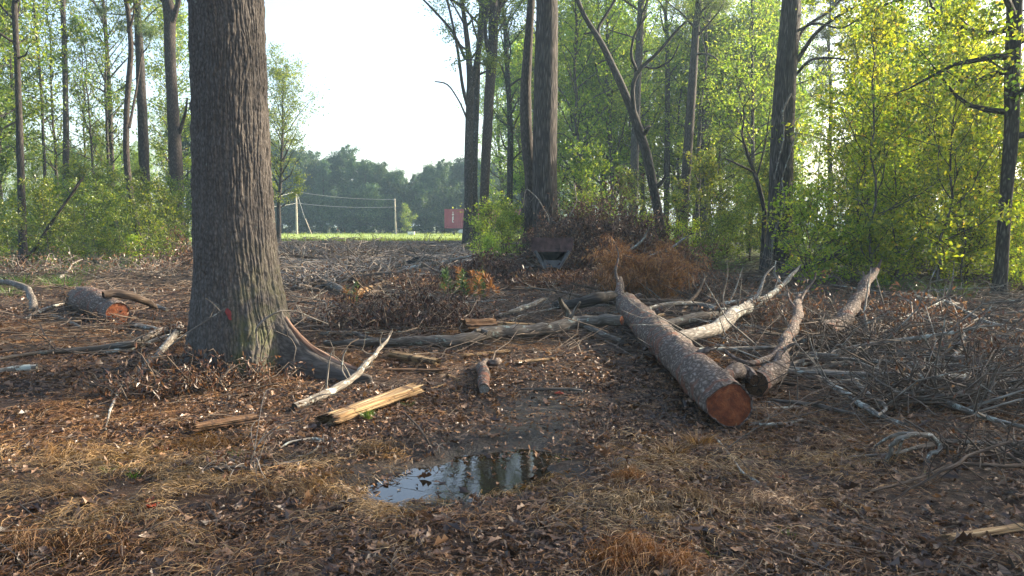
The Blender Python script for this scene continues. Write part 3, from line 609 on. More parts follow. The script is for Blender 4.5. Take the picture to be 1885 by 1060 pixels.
scatter(['bigG', 'airy', 'bigP'], inpix(11, 960, 2050, 78, 100, 5), 'dark tree at the back of the right-hand woods', 'tree', 'dark trees at the back of the right-hand woods', .8, 1.05)
scatter(['bigG', 'bigD'], inpix(5, 925, 1040, 55, 80, 4), 'dark leafy tree behind the tall oak on the mound', 'tree', 'dark trees behind the tall oak', .75, 1.0)
scatter(['bigG', 'bigP'], [(8, 62), (21, 52)], 'tall pale-green tree with sky showing through its crown', 'tree', 'tall trees above the understory')
# left-hand woods
scatter(['sapL', 'sapL', 'shrub'], inpix(28, -60, 335, 33, 46, 1.2), 'bright green sapling in front of the left-hand trunks', 'sapling', 'saplings of the left-hand woods', .6, 1.05)
scatter(['shrub', 'sapL'], inpix(16, -40, 330, 25, 33, 1.3), 'low bushy shrub in front of the left-hand woods', 'shrub', 'low shrubs before the left-hand woods', .35, .7)
brush([-12, 24, 0], 1.6, 1., .6, 80, 900, .09, 'deadB', 'twigp', 'dry brown brush beside the first trunk from the left edge', 70) if False else None
scatter(['sapL', 'midG'], inpix(20, -80, 350, 48, 66, 2), 'hazy green understory tree in the left-hand woods', 'tree', 'understory trees of the left-hand woods', .5, .75)
scatter(['slim'], inpix(11, -60, 350, 44, 68, 2.2), 'slim tree with sparse leaves against the bright sky', 'tree', 'slim sparse trees of the left-hand woods', .8, 1.2)
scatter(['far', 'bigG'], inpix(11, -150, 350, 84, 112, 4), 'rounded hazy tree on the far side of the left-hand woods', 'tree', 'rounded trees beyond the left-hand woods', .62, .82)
scatter(['slim', 'bigG'], [(-26, 38), (-30, 46), (-22, 33)], 'leafy tree at the left edge of the picture', 'tree', 'leafy trees at the left edge', .8, 1.)
scatter(['airy'], inpix(12, 1050, 1440, 43, 60, 3), 'airy bright green tree filling the crown space behind the dead tree', 'tree', 'airy green trees behind the dead tree')
put(PR['bigG'][0], (512-942)/F0*62, 62, 1.0, .76, 'round-crowned tree peeping out right of the huge oak', 'tree', None)
put(PR['far'][1], (345-942)/F0*70, 70, 2.0, .72, 'leafy tree showing between the forked tree and the huge oak', 'tree', None)
# far tree line beyond the field
tops = [(490, 270), (520, 285), (548, 292), (575, 300), (600, 295), (628, 284), (650, 292), (675, 306), (700, 315), (722, 318), (742, 330), (765, 322), (790, 315), (815, 312), (840, 300), (865, 300), (890, 305), (915, 310), (945, 300)]
tops += [(a+13, b+6) for a, b in tops]
for px, py in tops:
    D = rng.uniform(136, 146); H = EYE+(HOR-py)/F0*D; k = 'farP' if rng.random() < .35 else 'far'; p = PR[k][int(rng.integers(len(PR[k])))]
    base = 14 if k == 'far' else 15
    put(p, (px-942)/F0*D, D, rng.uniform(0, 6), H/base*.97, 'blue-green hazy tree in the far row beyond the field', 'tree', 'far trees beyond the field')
scatter(['farB'], [(x+rng.normal()*.5, 134+rng.uniform(0, 4)) for x in np.arange(-48, 8, 1.9)], 'low dark tree at the foot of the far woods', 'tree', 'low trees at the foot of the far woods', .8, 1.25)
scatter(['bigD', 'far'], [(x+rng.normal(), 152+rng.uniform(0, 6)) for x in np.arange(-60, 20, 5)], 'dark tree filling the back of the far woods', 'tree', 'back rank of the far woods', .55, .72)
# trees beside the clearing, right of the frame, that throw the dappled shade
scatter(['slim', 'midG', 'slim'], [(21, 13), (19, 19.5), (27, 17), (31, 26), (34, 12), (27, 7), (17, 9.5), (24, 14.5), (30, 20), (15, 12.5)], 'leafy tree standing to the right of the clearing', 'tree', 'trees to the right of the clearing', .8, 1.1)
put(PR['sapL'][0], (750-942)/F0*120, 120, .5, 1.0, 'small round green tree beside the second utility pole', 'tree', None)
# ---------------------------------------------------------------- container, poles, far objects
def container():
    D = 112.; x0 = (818-942)/F0*D; z0 = .98; L, Hh, Wd = 12.2, 2.72, 2.44
    e = empty('shipping_container', (x0, D, 0)); tag(e, 'maroon corrugated shipping container raised on a trailer behind the trunks', 'container')
    b = MB(); n = 44; xs = []; ys = []
    for k in range(n):
        a = .16+(L-.32)*k/n; s = (L-.32)/n; xs += [a, a+.3*s, a+.5*s, a+.8*s]; ys += [0, 0, .045, .045]
    xs.append(L-.16); ys.append(0); xs = np.array(xs); ys = np.array(ys); m = len(xs)
    for yy, sg in ((.03, 1), (Wd-.03, -1)):
        Vv = np.concatenate([np.stack([xs, yy+sg*ys, 0*xs+z0+.12], -1), np.stack([xs, yy+sg*ys, 0*xs+z0+Hh-.1], -1)]); k = np.arange(m-1)
        b.add(Vv, np.stack([k, k+1, k+1+m, k+m], -1), 0, None, False)
    b.box((L/2, Wd/2, z0+Hh-.03), (L-.1, Wd-.1, .04)); b.box((.06, Wd/2, z0+Hh/2), (.06, Wd-.2, Hh-.2)); b.box((L-.06, Wd/2, z0+Hh/2), (.06, Wd-.2, Hh-.2))
    b.build('side_panels', M['maroon'], e)
    f = MB()
    for x in (.08, L-.08):
        for y in (.08, Wd-.08): f.box((x, y, z0+Hh/2), (.16, .16, Hh))
    for y in (.05, Wd-.05):
        f.box((L/2, y, z0+.06), (L-.33, .1, .14)); f.box((L/2, y, z0+Hh-.05), (L-.33, .1, .1))
    f.build('frame', M['maroon'], e)
    # lettering stacked down the side
    for i, ch in enumerate('ITEL'):
        cu = bpy.data.curves.new('letter', 'FONT'); cu.body = ch; cu.size = .52; cu.extrude = .004; cu.align_x = 'CENTER'; cu.offset = .012
        to = bpy.data.objects.new('tmp', cu); COL.objects.link(to); dg = bpy.context.evaluated_depsgraph_get(); me = bpy.data.meshes.new_from_object(to.evaluated_get(dg)); bpy.data.objects.remove(to)
        o = bpy.data.objects.new('letter', me); me.materials.append(M['white']); COL.objects.link(o); o.parent = e; o.location = (1.22, .018, z0+1.97-i*.37); o.rotation_euler = (R(90), 0, 0)
    t = empty('trailer', (x0, D, 0)); tag(t, 'low trailer chassis with landing legs carrying the maroon container', 'trailer')
    c = MB(); c.box((6.1, .75, z0-.14), (12., .14, .26)); c.box((6.1, 1.7, z0-.14), (12., .14, .26))
    for k in range(7): c.box((.4+k*1.9, 1.22, z0-.14), (.12, .8, .16))
    c.box((-1.6, 1.0, .62), (3.1, .12, .10)); c.build('chassis', M['steelg'], t)
    for x, y in ((1.25, .5), (1.25, 1.9)):
        l = MB(); l.box((x, y, .42), (.17, .17, .85)); l.box((x, y, .05), (.4, .35, .06)); l.build('landing_leg', M['steelg'], t)
    g = MB(); g.box((2.6, .5, .55), (1.2, .5, .4)); g.box((2.6, .5, .78), (.9, .4, .06)); g.build('tool_box', M['white'], t)
    for x in (9.6, 10.9):
        for y in (.3, 2.1):
            wq = MB(); q = np.array([[x, y-.13, .5], [x, y-.12, .5], [x, y+.12, .5], [x, y+.13, .5]]); wq.tube(q, [.3, .5, .5, .3], 18, cap0=True, cap1=True); wq.build('wheel', M['rubber'], t)
container()
def pole(px, ytop, ybase, D, wd, label, guy=None, lean=0):
    b = np.array([(px-942)/F0*D, D, 0.]); top = EYE+(HOR-ytop)/F0*D; e = empty('utility_pole', b); tag(e, label, 'utility pole')
    m = MB(); m.tube([[0, 0, -.2], [lean*.5, 0, top*.5], [lean, 0, top]], [wd/2, wd*.45, wd*.38], 12, cap1=True, rough=.02); m.build('pole', M['polew'], e)
    k = MB(); k.box((lean, -.12, top-.35), (.12, .12, .3)); k.box((lean, 0, top+.12), (.05, .05, .3)); k.tube([[lean, -.1, top-1.9], [lean, -.1, top-1.75]], .06, 8, cap0=True, cap1=True); k.build('insulator', M['steelg'], e)
    return b+np.array([lean, 0, top]), e
pa, ea = pole(547, 349, 430, 122, .34, 'thick pale utility pole with a leaning guy wire at its side')
pb, eb = pole(729, 366, 431, 120, .26, 'thin grey utility pole at the end of the wires beside the small round tree', lean=-.15)
gw = MB(); gw.tube([pa+[.1, 0, -.4], [(563-942)/F0*122, 122, 2.2]], .022, 5); gwo = gw.build('guy_wire', M['wire'], ea)
def unparent_fix(o, e): o.parent = e; o.location = -Vector(e.location)
unparent_fix(gwo, ea)
gp = MB(); gp.tube([[(563-942)/F0*122, 122, 2.4], [(574-942)/F0*122, 122, 0]], .06, 6); o = gp.build('guy_guard', M['polew'], None); unparent_fix(o, ea)
def wire(name, a, b, sag, label):
    s = np.linspace(0, 1, 24)[:, None]; p = a+(b-a)*s; p[:, 2] -= sag*4*(s*(1-s))[:, 0]; m = MB(); m.tube(p-a, .022, 4); tag(m.build('power_line', M['wire'], None, tuple(a)), label, 'power line')
wire('w', pa+[0, 0, -.35], pb+[0, 0, -.1], .35, 'upper wire strung between the two utility poles')
wire('w', pa+[0, 0, -2.1], pb+[0, 0, -1.25], .3, 'lower wire strung between the two utility poles')
le = A(430, 380, 110); wire('w', np.array([le[0], 110, 5.1]), pa+[0, 0, -.3], .5, 'wire arriving at the thick pole from behind the huge oak, upper one')
wire('w', np.array([le[0], 110, 4.1]), pa+[0, 0, -2.1], .4, 'wire arriving at the thick pole from behind the huge oak, lower one')
bx = MB(); bx.box((0, 0, .2), (1.0, .6, .4)); bx.box((0, 0, .42), (1.06, .66, .05)); tag(bx.build('utility_box', M['white'], None, ((757-942)/F0*118, 118, 0)), 'small white utility box in the grass beside the thin pole', 'utility box')
# half-buried steel hopper in the brush mound
def hopper():
    D = 20.4; c = A(1017, 478, D); e = empty('steel_hopper', (c[0], D, 0.)); tag(e, 'rusty steel hopper with a dark trapezoid mouth, half buried in the brush mound', 'hopper')
    def z(py): return EYE+(HOR-py)/F0*D
    def x(px): return (px-1017)/F0*D
    t = MB(); fr = [(x(985), z(463)), (x(1048), z(463)), (x(1028), z(492)), (x(1002), z(492))]; bk = [(x(990), z(463)), (x(1042), z(463)), (x(1026), z(486)), (x(1004), z(486))]
    V = [(a, 0, b) for a, b in fr]+[(a, .9, b) for a, b in bk]; t.add(V, [[0, 1, 5, 4], [1, 2, 6, 5], [2, 3, 7, 6], [3, 0, 4, 7], [4, 5, 6, 7]], 0, None, False); t.build('mouth', M['steel'], e)
    s = MB()
    for a, b in ((fr[0], fr[3]), (fr[1], fr[2])): s.tube([(a[0], -.03, a[1]+.02), (b[0], -.03, b[1]-.03)], .045, 6, cap0=True, cap1=True)
    s.build('side_rim', M['steelg'], e)
    l = MB(); l.box((x(1016), -.02, z(485)), (x(1032)-x(1000), .04, z(478)-z(491))); l.build('lower_plate', M['steelg'], e)
    u = MB(); u.box((x(1016), .05, z(449)), (x(1054)-x(978), .06, z(437)-z(460.))); u.box((x(1016), .01, z(461.5)), (x(1054)-x(980), .05, .05)); u.box((x(1003), .005, z(449)), (.05, .05, .36)); u.box((x(1033), .005, z(449)), (.05, .05, .36)); u.build('back_panel', M['rust'], e)
hopper()
# ---------------------------------------------------------------- wood on the ground
def log(name, path, label, cat, bm, n=26, k=14, rough=.12, cut0=False, cut1=False, limbs=(), twigs=0, twl=.5, seed=0, torn=0., ragged=None, split=None):
    rng = np.random.default_rng(seed+900)
    def pt(t): p = A(t[0], t[1], t[4]) if len(t) > 4 else P(t[0], t[1], t[3]); return list(p)+[t[2]/2*p[1]/F0]
    q = smooth_path([pt(t) for t in path], n); org0 = None
    if n >= 14 and k < 36:
        sN = np.arange(n)*.55+seed*7.7; am = np.minimum(q[:, 3]*.30+.005, .03)*np.clip(np.arange(n)/3, 0, 1)
        for ax in (0, 1, 2): q[:, ax] += am*vnoise(sN, sN*0+ax*5.1)*(1 if ax < 2 else .6)
        q[:, 3] *= 1+.10*vnoise(sN*1.3, sN*0+40)+.22*np.clip(vnoise(sN*2.3, sN*0+60)-.45, 0, 1)
    org = q[0, :3].copy(); org[2] = float(hgt(org[0], org[1]))
    def shaped(mb, sp, kk, c0=False, c1=False, sd=0):
        Vr = mb.tube(sp[:, :3]-org, sp[:, 3], kk, rough=rough, seed=sd, cap0=False, cap1=not c1)
        return Vr
    parts = bool(cut0 or cut1 or limbs); _jag = (q[-1].copy(), nrm(q[-1, :3]-q[-2, :3]))
    root = empty(name, org) if parts else None
    mb = MB(); Vr = shaped(mb, q, k, cut0, cut1, seed)
    if torn:
        pass
    tw = mb
    if not cut1 and q[-1, 3] > .012:
        for _ in range(9):
            a = _jag[0][:3]-org+rng.normal(size=3)*_jag[0][3]*.4-_jag[1]*.02; mb.tube([a, a+_jag[1]*rng.uniform(.04, .16)+rng.normal(size=3)*.012], [_jag[0][3]*rng.uniform(.2, .5), .002], 4)
    for _ in range(twigs):
        i = int(rng.integers(2, n-1)); p = q[i, :3]-org; d = nrm(rng.normal(size=3)+np.array([0, 0, .5])); L = twl*rng.uniform(.4, 1.2)
        t3 = [p, p+d*L*.5+rng.normal(size=3)*.08*L, p+d*L+rng.normal(size=3)*.15*L]; r = min(.003+.2*q[i, 3], .010); t3 = smooth_path(np.array([t3[0], t3[1], t3[2], np.array(t3[2])+nrm(d+rng.normal(size=3)*.6)*L*.4]), 9); tw.tube(t3, np.linspace(r, r*.2, 9), 5)
        for _k in range(2):
            d2 = nrm(d+rng.normal(size=3)*.7); a = np.array(t3[int(rng.integers(3, 7))]); tw.tube([a, a+d2*L*.25, a+d2*L*.5+rng.normal(size=3)*.04], [r*.5, r*.35, r*.15], 3)
    if not parts:
        o = mb.build(name, M[bm], None, tuple(org)); return tag(o, label, cat)
    mb.build('stem', M[bm], root)
    for end, ci in ((cut0, 0), (cut1, -1)):
        if not end: continue
        row = Vr[0] if ci == 0 else Vr[-1]; cb = MB(); kk = len(row); c = row.mean(0); T = nrm(q[0, :3]-q[1, :3]) if ci == 0 else nrm(q[-1, :3]-q[-2, :3])
        rings = []; at = []; th = np.linspace(0, 2*math.pi, kk, endpoint=False); jit = .008*rng.normal(size=(kk, 1))
        for s_, off in ((1.0, 0.), (.955, .002), (.935, -.010), (.62, -.006), (.3, -.004)):
            rings.append(c+(row-c)*(s_*(1+(.012*rng.normal(size=(kk, 1)) if .9 < s_ < 1 else 0)))+T*(off+(jit if s_ > .95 else .0008*rng.normal(size=(kk, 1))))); at.append(np.stack([np.cos(th)*s_, np.sin(th)*s_, 0*th], -1))
        Vc = np.vstack(rings+[(c-T*.004)[None]]); ac = np.vstack(at+[[[0, 0, 0]]]); F4 = []
        for a in range(4):
            for b in range(kk): F4.append([a*kk+b, a*kk+(b+1) % kk, (a+1)*kk+(b+1) % kk, (a+1)*kk+b])
        F3 = [[4*kk+b, 4*kk+(b+1) % kk, 5*kk] for b in range(kk)]
        if ci == 0: F4 = [f[::-1] for f in F4]; F3 = [f[::-1] for f in F3]
        r0_ = float(np.linalg.norm(row-c, axis=1).mean()); ab = np.stack([ac[:, 0]*r0_, ac[:, 1]*r0_, ac[:, 0]*0], -1)
        cb.add(Vc, F4[:2*kk], 1, ab); cb.add(Vc, F4[2*kk:], 0, ac, False); cb.add(Vc, F3, 0, ac, False); cb.build('cut_face', [M['cut'] if end is True else M[end], M[bm]], root)
    for li, lp in enumerate(limbs):
        l4 = smooth_path([pt(t) for t in lp], 16); lb = MB(); lb.tube(l4[:, :3]-org, l4[:, 3], 8, rough=rough, seed=li+1, cap1=True, cap0=True); lb.build('side_limb', M[bm], root)
    return tag(root, label, cat)
# the big felled log with the red-brown cut end
bl = log('log', [(1343, 747, 84, .20), (1296, 702, 76, .21), (1240, 645, 62, .21), (1195, 603, 54, .21), (1167, 576, 46, .2), (1152, 558, 40, .22)], 'long grey felled log with a red-brown sawn end facing the camera', 'log', 'log', n=60, k=40, rough=.16, cut0=True, seed=1,
    limbs=[[(1164, 580, 24, 0, 13), (1148, 560, 23, 0, 13.6), (1138, 542, 18, 0, 14), (1143, 524, 14, 0, 14.3), (1140, 512, 12, 0, 14.4)], [(1142, 530, 7, 0, 14.2), (1132, 500, 5, 0, 14.4), (1140, 470, 3, 0, 14.6), (1134, 452, 2, 0, 14.7)], [(1270, 660, 18, 0, 7.5), (1296, 648, 15, 0, 7.4), (1306, 642, 12, 0, 7.4)], [(1192, 588, 12, 0, 11.6), (1212, 572, 9, 0, 11.5), (1220, 566, 8, 0, 11.5)], [(1205, 625, 10, 0, 9.6), (1190, 640, 8, 0, 9.5), (1184, 646, 6, 0, 9.4)],[(1150, 560, 14, 0, 13.6), (1166, 548, 12, 0, 13.6), (1180, 543, 10, 0, 13.6)]])
def collars():
    """rough raised bark rings and torn bark plates along the big log"""
    st = [c for c in bl.children if c.name.startswith('stem')][0]; me = st.data; n = len(me.vertices); co = np.zeros(n*3, np.float32); me.vertices.foreach_get('co', co); full = co.reshape(-1, 3).copy(); co = full[:2400].reshape(60, 40, 3)
    rg = np.random.default_rng(3); r = co[:, :, :]; c = r.mean(1, keepdims=True); d = r-c; g = np.zeros((60, 40)); 
    for s in (3, 7, 10, 15, 19, 22, 27, 32, 38, 44): g[s] += rg.uniform(.05, .13)*(.5+.5*np.sin(np.linspace(0, 6.28, 40)+rg.uniform(0, 6)))
    g += .035*rg.normal(size=g.shape); full[:2400] = (c+d*(1+g[..., None])).reshape(-1, 3); me.vertices.foreach_set('co', full.ravel()); me.update()
collars()
log('log', [(1392, 706, 44, 0, 7.1), (1420, 690, 36, 0, 7.5), (1440, 672, 30, 0, 7.9), (1440, 645, 24, 0, 8.4), (1455, 610, 20, 0, 9.2), (1468, 580, 17, 0, 10), (1468, 556, 14, 0, 10.8), (1472, 546, 12, 0, 11)], 'pale forked limb with peeling bark beside the big red-brown cut', 'branch', 'log', cut0='rot', n=40, rough=.28, seed=2,
    limbs=[[(1450, 625, 14, 0, 8.7), (1428, 655, 15, 0, 8.1), (1395, 668, 13, 0, 7.7), (1370, 672, 9, 0, 7.5), (1345, 655, 7, 0, 7.6), (1335, 645, 5, 0, 7.8)], [(1432, 650, 9, 0, 8.2), (1458, 634, 6, 0, 8.1), (1466, 632, 3, 0, 8.1)], [(1470, 560, 8, 0, 10.7), (1482, 535, 5, 0, 10.9), (1500, 515, 3, 0, 11), (1502, 500, 2, 0, 11)], [(1468, 575, 7, 0, 10.3), (1452, 550, 4, 0, 10.5), (1448, 525, 2, 0, 10.6)]])
log('stump_piece', [(1390, 700, 24, .2), (1372, 684, 32, .26), (1348, 684, 28, .30), (1325, 692, 20, .33)], 'knobbly grey burl resting over the cut end of the big log', 'log piece', 'log', rough=.3, n=16, seed=3, cut0='rot')
log('log', [(1238, 627, 20, 0, 9.2), (1265, 620, 25, 0, 9.4), (1300, 610, 27, 0, 9.8), (1330, 598, 26, 0, 10.4), (1355, 575, 23, 0, 11.4), (1385, 558, 19, 0, 12.4), (1418, 545, 12, 0, 13.6), (1440, 525, 8, 0, 15), (1462, 502, 6, 0, 16), (1474, 488, 3, 0, 17)], 'pale splintered limb running from the big log back towards the dark oak', 'branch', 'pale', n=44, rough=.35, twigs=14, twl=.8, seed=4, limbs=[[(1385, 558, 10, 0, 12.4), (1400, 535, 7, 0, 12.6), (1408, 505, 4, 0, 12.8), (1425, 490, 2, 0, 13)], [(1440, 525, 6, 0, 15), (1425, 505, 4, 0, 15.2), (1428, 480, 2, 0, 15.3)]])
log('branch', [(1410, 528, 7, 0, 19), (1440, 507, 10, 0, 19), (1475, 492, 10, 0, 19), (1510, 482, 9, 0, 19.2), (1550, 462, 7, 0, 19.5), (1575, 440, 6, 0, 19.8), (1592, 412, 4, 0, 20)], 'dark arching branch in front of the vine-wrapped oak', 'branch', 'dark', n=36, k=8, twigs=8, twl=.8, seed=5)
log('log', [(1521, 613, 36, 0, 10.2), (1545, 598, 30, 0, 10.5), (1572, 562, 24, 0, 11), (1590, 532, 20, 0, 11.4), (1604, 508, 17, 0, 11.7), (1610, 496, 15, 0, 11.8)], 'short log with brown cut end and broken tip pointing up right', 'log', 'log', cut0='rot', n=26, rough=.3, seed=6, limbs=[[(1600, 515, 9, 0, 11.7), (1616, 496, 6, 0, 11.8), (1622, 478, 3, 0, 11.8)], [(1598, 522, 7, 0, 11.6), (1588, 500, 3, 0, 11.7)], [(1575, 565, 16, 0, 11.1), (1590, 590, 18, 0, 11), (1590, 606, 14, 0, 11)]])
log('log', [(1440, 626, 16, .1), (1500, 634, 20, .1), (1580, 640, 20, .1), (1660, 652, 16, .08), (1720, 660, 9, .05)], 'dark half-buried log lying behind the grey sticks at right', 'log', 'weath', n=30, seed=7)
log('log', [(1205, 605, 14, .1), (1255, 590, 20, .12), (1300, 582, 18, .14), (1330, 576, 10, .1)], 'mid-brown log lying crosswise just behind the big felled log', 'log', 'weath', n=20, seed=8)
log('branch', [(598, 631, 10, .07), (650, 631, 13, .09), (710, 629, 16, .1), (780, 628, 20, .12), (850, 626, 24, .13), (905, 612, 25, .16), (960, 611, 25, .15), (1010, 606, 24, .15), (1060, 594, 23, .2), (1110, 589, 22, .25), (1143, 589, 19, .27)], 'long smooth greenish-grey limb across the middle of the clearing', 'branch', 'weath', n=60, k=14, rough=.08, cut1='cut', seed=9, limbs=[[(900, 614, 12, .22), (885, 608, 9, .26), (875, 608, 6, .28)]])
log('branch', [(592, 614, 8, .05), (650, 612, 10, .08), (672, 620, 8, .07), (700, 628, 5, .05)], 'thin grey stick behind the reddish root of the huge oak', 'branch', 'weath', n=18, k=8, seed=10)
log('branch', [(542, 749, 15, 0, 6.75), (560, 742, 16, 0, 6.85), (612, 720, 15, 0, 7.3), (650, 695, 13, 0, 7.7), (680, 665, 11, 0, 8.1), (700, 640, 8, 0, 8.4), (718, 618, 4, 0, 8.6)], 'lichen-spotted pale branch leaning up beside the split yellow log', 'branch', 'pale', n=34, k=10, rough=.3, twigs=5, twl=.3, seed=11, limbs=[[(600, 724, 4, 0, 7.2), (602, 695, 4, 0, 7.2), (606, 662, 3, 0, 7.2), (612, 645, 1.5, 0, 7.2)],[(640, 700, 3, 0, 7.6), (628, 680, 3, 0, 7.6), (632, 652, 3, 0, 7.6), (640, 640, 1.5, 0, 7.6)],[(702, 638, 3, 0, 8.4), (698, 625, 3, 0, 8.4), (704, 612, 1.5, 0, 8.4)]])
def slab(path, wd, label, mat, seed, flat=.5, cat='split log', jag=.18, core=None):
    rng = np.random.default_rng(seed+40); a = P(*path[0]); b = P(*path[-1]); mid = [P(*p) for p in path]; n = 40; k = 54
    sp = smooth_path(mid, n) if len(mid) > 2 else np.linspace(a, b, n); L = np.linalg.norm(b-a); r = wd/2*a[1]/F0; org = sp[0].copy()
    T = nrm(b-a); S = nrm(np.cross([0, 0, 1.], T)); U = np.cross(T, S); th = np.linspace(0, 2*math.pi, k, endpoint=False)
    grain = 1+.22*vnoise(np.cos(th)*2.5+seed, np.sin(th)*2.5)+.16*vnoise(np.cos(th)*8+seed, np.sin(th)*8)+.05*rng.normal(size=k)
    sec = np.stack([np.cos(th)*r*grain, np.sin(th)*r*flat*grain], -1)
    e0 = (jag*rng.random(k)**2+jag*.7*np.abs(vnoise(th*3+seed, th*0)))*L*.6; e1 = (jag*rng.random(k)**2+jag*.7*np.abs(vnoise(th*3+7+seed, th*0)))*L*.6
    V = []; at = []
    for i in range(n):
        s = i/(n-1); al = e0+(L-e0-e1)*s; c = sp[0]+T*al[:, None]; dev = sp[i]-(sp[0]+T*((sp[i]-sp[0])@T)); w = 1+.08*vnoise(s*9+seed, th*2)+.1*vnoise(s*4+seed, 0*th)+.03*vnoise(s*3+0*th, th*14)
        V.append(c+dev+S*(sec[:, :1]*w[:, None])+U*(sec[:, 1:]*w[:, None])-org); at.append(np.stack([np.cos(th)*r*1.5+seed, np.sin(th)*r*1.5, al], -1))
    V = np.concatenate(V); i = np.arange(n-1)[:, None]*k; j = np.arange(k)[None]; j2 = (j+1) % k
    m = MB(); m.add(V, np.stack([i+j, i+j2, i+k+j2, i+k+j], -1).reshape(-1, 4), 0, np.concatenate(at))
    for row, c in ((0, V[:k].mean(0)+T*.04), (n-1, V[-k:].mean(0)-T*.04)):
        m.add(np.vstack([V[row*k:(row+1)*k], c]), [[q, (q+1) % k, k] for q in range(k)], 0, np.vstack([at[row], [[0, 0, 0]]]))
    return tag(m.build('split_log', M[mat], None, tuple(org)), label, cat)
slab([(588, 778, .07), (770, 712, .09)], 42, 'bright yellow split log lying diagonally left of the puddle', 'split', 1, .5, jag=.16)
slab([(352, 788, .05), (478, 768, .06)], 30, 'rotten orange-brown wood chunk at the foot of the huge oak', 'rot', 2, .5, jag=.14)
slab([(712, 650, .05), (815, 668, .04)], 22, 'tan splintered slab below the long smooth limb', 'split', 3, .45, jag=.2)
slab([(700, 680, .02), (830, 682, .03)], 12, 'thin flat strip of tan wood in front of the tan splintered slab', 'rot', 4, .4, jag=.3)
slab([(850, 600, .16), (910, 597, .18)], 34, 'thick tan rotten log end behind the long smooth limb', 'rot', 5, .7, jag=.08)
slab([(905, 596, .1), (1012, 602, .08)], 20, 'orange-tan splintered wood right of the thick rotten log end', 'split', 6, .45, jag=.25)
slab([(940, 668, .03), (1028, 660, .03)], 13, 'pale wood strip lying right of the short birch piece', 'split', 7, .4, jag=.3)
slab([(845, 655, .03), (940, 645, .03)], 12, 'greyish wood strip just below the long smooth limb', 'split', 8, .4, jag=.3)
slab([(640, 545, .08), (735, 512, .1)], 22, 'pale rotten log far back in the debris, left one', 'split', 9, .5, jag=.2)
slab([(735, 528, .08), (850, 520, .1)], 18, 'pale rotten log far back in the debris, right one', 'split', 10, .5, jag=.2)
slab([(1735, 992, .03), (1892, 968, .03)], 22, 'light bare wood stick at the bottom right corner', 'split', 11, .45, jag=.15)
slab([(790, 716, .01), (826, 706, .01)], 8, 'small flat wood chip right of the yellow split log', 'split', 12, .35, jag=.2, cat='wood chip')
slab([(825, 690, .01), (848, 700, .01)], 8, 'small flat wood chip between the tan slab and the short birch piece', 'split', 13, .35, jag=.2, cat='wood chip')
slab([(1480, 600, .1), (1432, 612, .1)], 16, 'pale splinter lying behind the pale forked limb', 'split', 14, .4, jag=.3)
slab([(1175, 588, .15), (1222, 578, .15)], 15, 'pale splinter just right of the far end of the big log', 'split', 15, .4, jag=.3)
log('log', [(891, 716, 22, .06), (890, 695, 23, .08), (888, 678, 20, .08), (894, 666, 16, .08)], 'short pinkish-grey birch piece in the middle of the track', 'log', 'log', n=14, k=16, rough=.15, cut0='pale', seed=12, limbs=[[(900, 668, 12, .09), (912, 668, 15, .1), (918, 664, 13, .11)]])
log('log', [(218, 578, 45, .19), (200, 569, 46, .19), (172, 558, 48, .2), (150, 550, 46, .18)], 'stout grey log with an orange sawn face, left of the huge oak', 'log', 'log', n=22, k=28, rough=.08, cut0=True, seed=13)
log('branch', [(190, 543, 14, .46), (215, 540, 16, .46), (245, 543, 15, .44), (270, 555, 13, .3), (285, 566, 9, .12)], 'brown curved limb draped over the stout log with the orange face', 'branch', 'brown', n=20, seed=14)
log('branch', [(0, 518, 10, .3), (30, 523, 11, .35), (52, 532, 12, .32), (62, 548, 12, .2), (64, 572, 14, .02)], 'grey bent branch at the left edge that turns down to the ground', 'branch', 'weath', n=18, twigs=3, seed=15)
log('branch', [(45, 588, 7, .03), (75, 572, 8, .04), (110, 560, 6, .05), (135, 555, 4, .04)], 'pale bare stick left of the stout log', 'branch', 'pale', n=12, k=8, seed=16)
log('branch', [(97, 580, 6, .04), (125, 590, 7, .04), (148, 602, 5, .03)], 'pinkish stick lying just below the stout log', 'branch', 'pale', n=10, k=8, seed=17)
log('branch', [(-10, 662, 6, .05), (60, 650, 7, .06), (130, 644, 10, .06), (200, 640, 12, .07), (250, 632, 14, .12), (285, 615, 15, .16), (310, 605, 15, .2), (332, 603, 13, .22)], 'long mossy blue-green branch lying left of the huge oak', 'branch', 'weath', n=40, k=10, twigs=5, seed=18)
log('branch', [(332, 602, 13, .24), (318, 625, 13, .2), (295, 650, 13, .12), (270, 672, 11, .1), (245, 695, 9, .08), (222, 715, 7, .06), (205, 745, 5, .04), (196, 790, 3, .03)], 'lichen-crusted branch hooking down towards the camera left of the huge oak', 'branch', 'pale', n=40, k=10, rough=.25, twigs=7, twl=.35, seed=19)
log('branch', [(0, 683, 11, .04), (35, 678, 13, .05), (68, 676, 12, .05)], 'pale blue-grey stick poking in at the left edge', 'branch', 'pale', n=10, cut1='pale', seed=20)
log('branch', [(243, 597, 11, .06), (275, 603, 10, .08), (300, 609, 9, .1)], 'short pale stick between the stout log and the mossy branch', 'branch', 'pale', n=10, k=8, seed=21)
log('branch', [(180, 650, 8, .03), (240, 642, 8, .05), (290, 625, 9, .1), (328, 614, 10, .14)], 'tan stick lying under the mossy branch left of the huge oak', 'branch', 'pale', n=14, k=8, seed=22)
log('branch', [(1452, 684, 9, .06), (1490, 692, 10, .08), (1520, 700, 10, .1), (1545, 718, 11, .09), (1575, 735, 11, .08), (1600, 755, 11, .06), (1625, 768, 9, .05), (1660, 780, 6, .03)], 'wavy grey branch snaking right of the pale forked limb', 'branch', 'pale', n=40, k=10, seed=23, twigs=2)
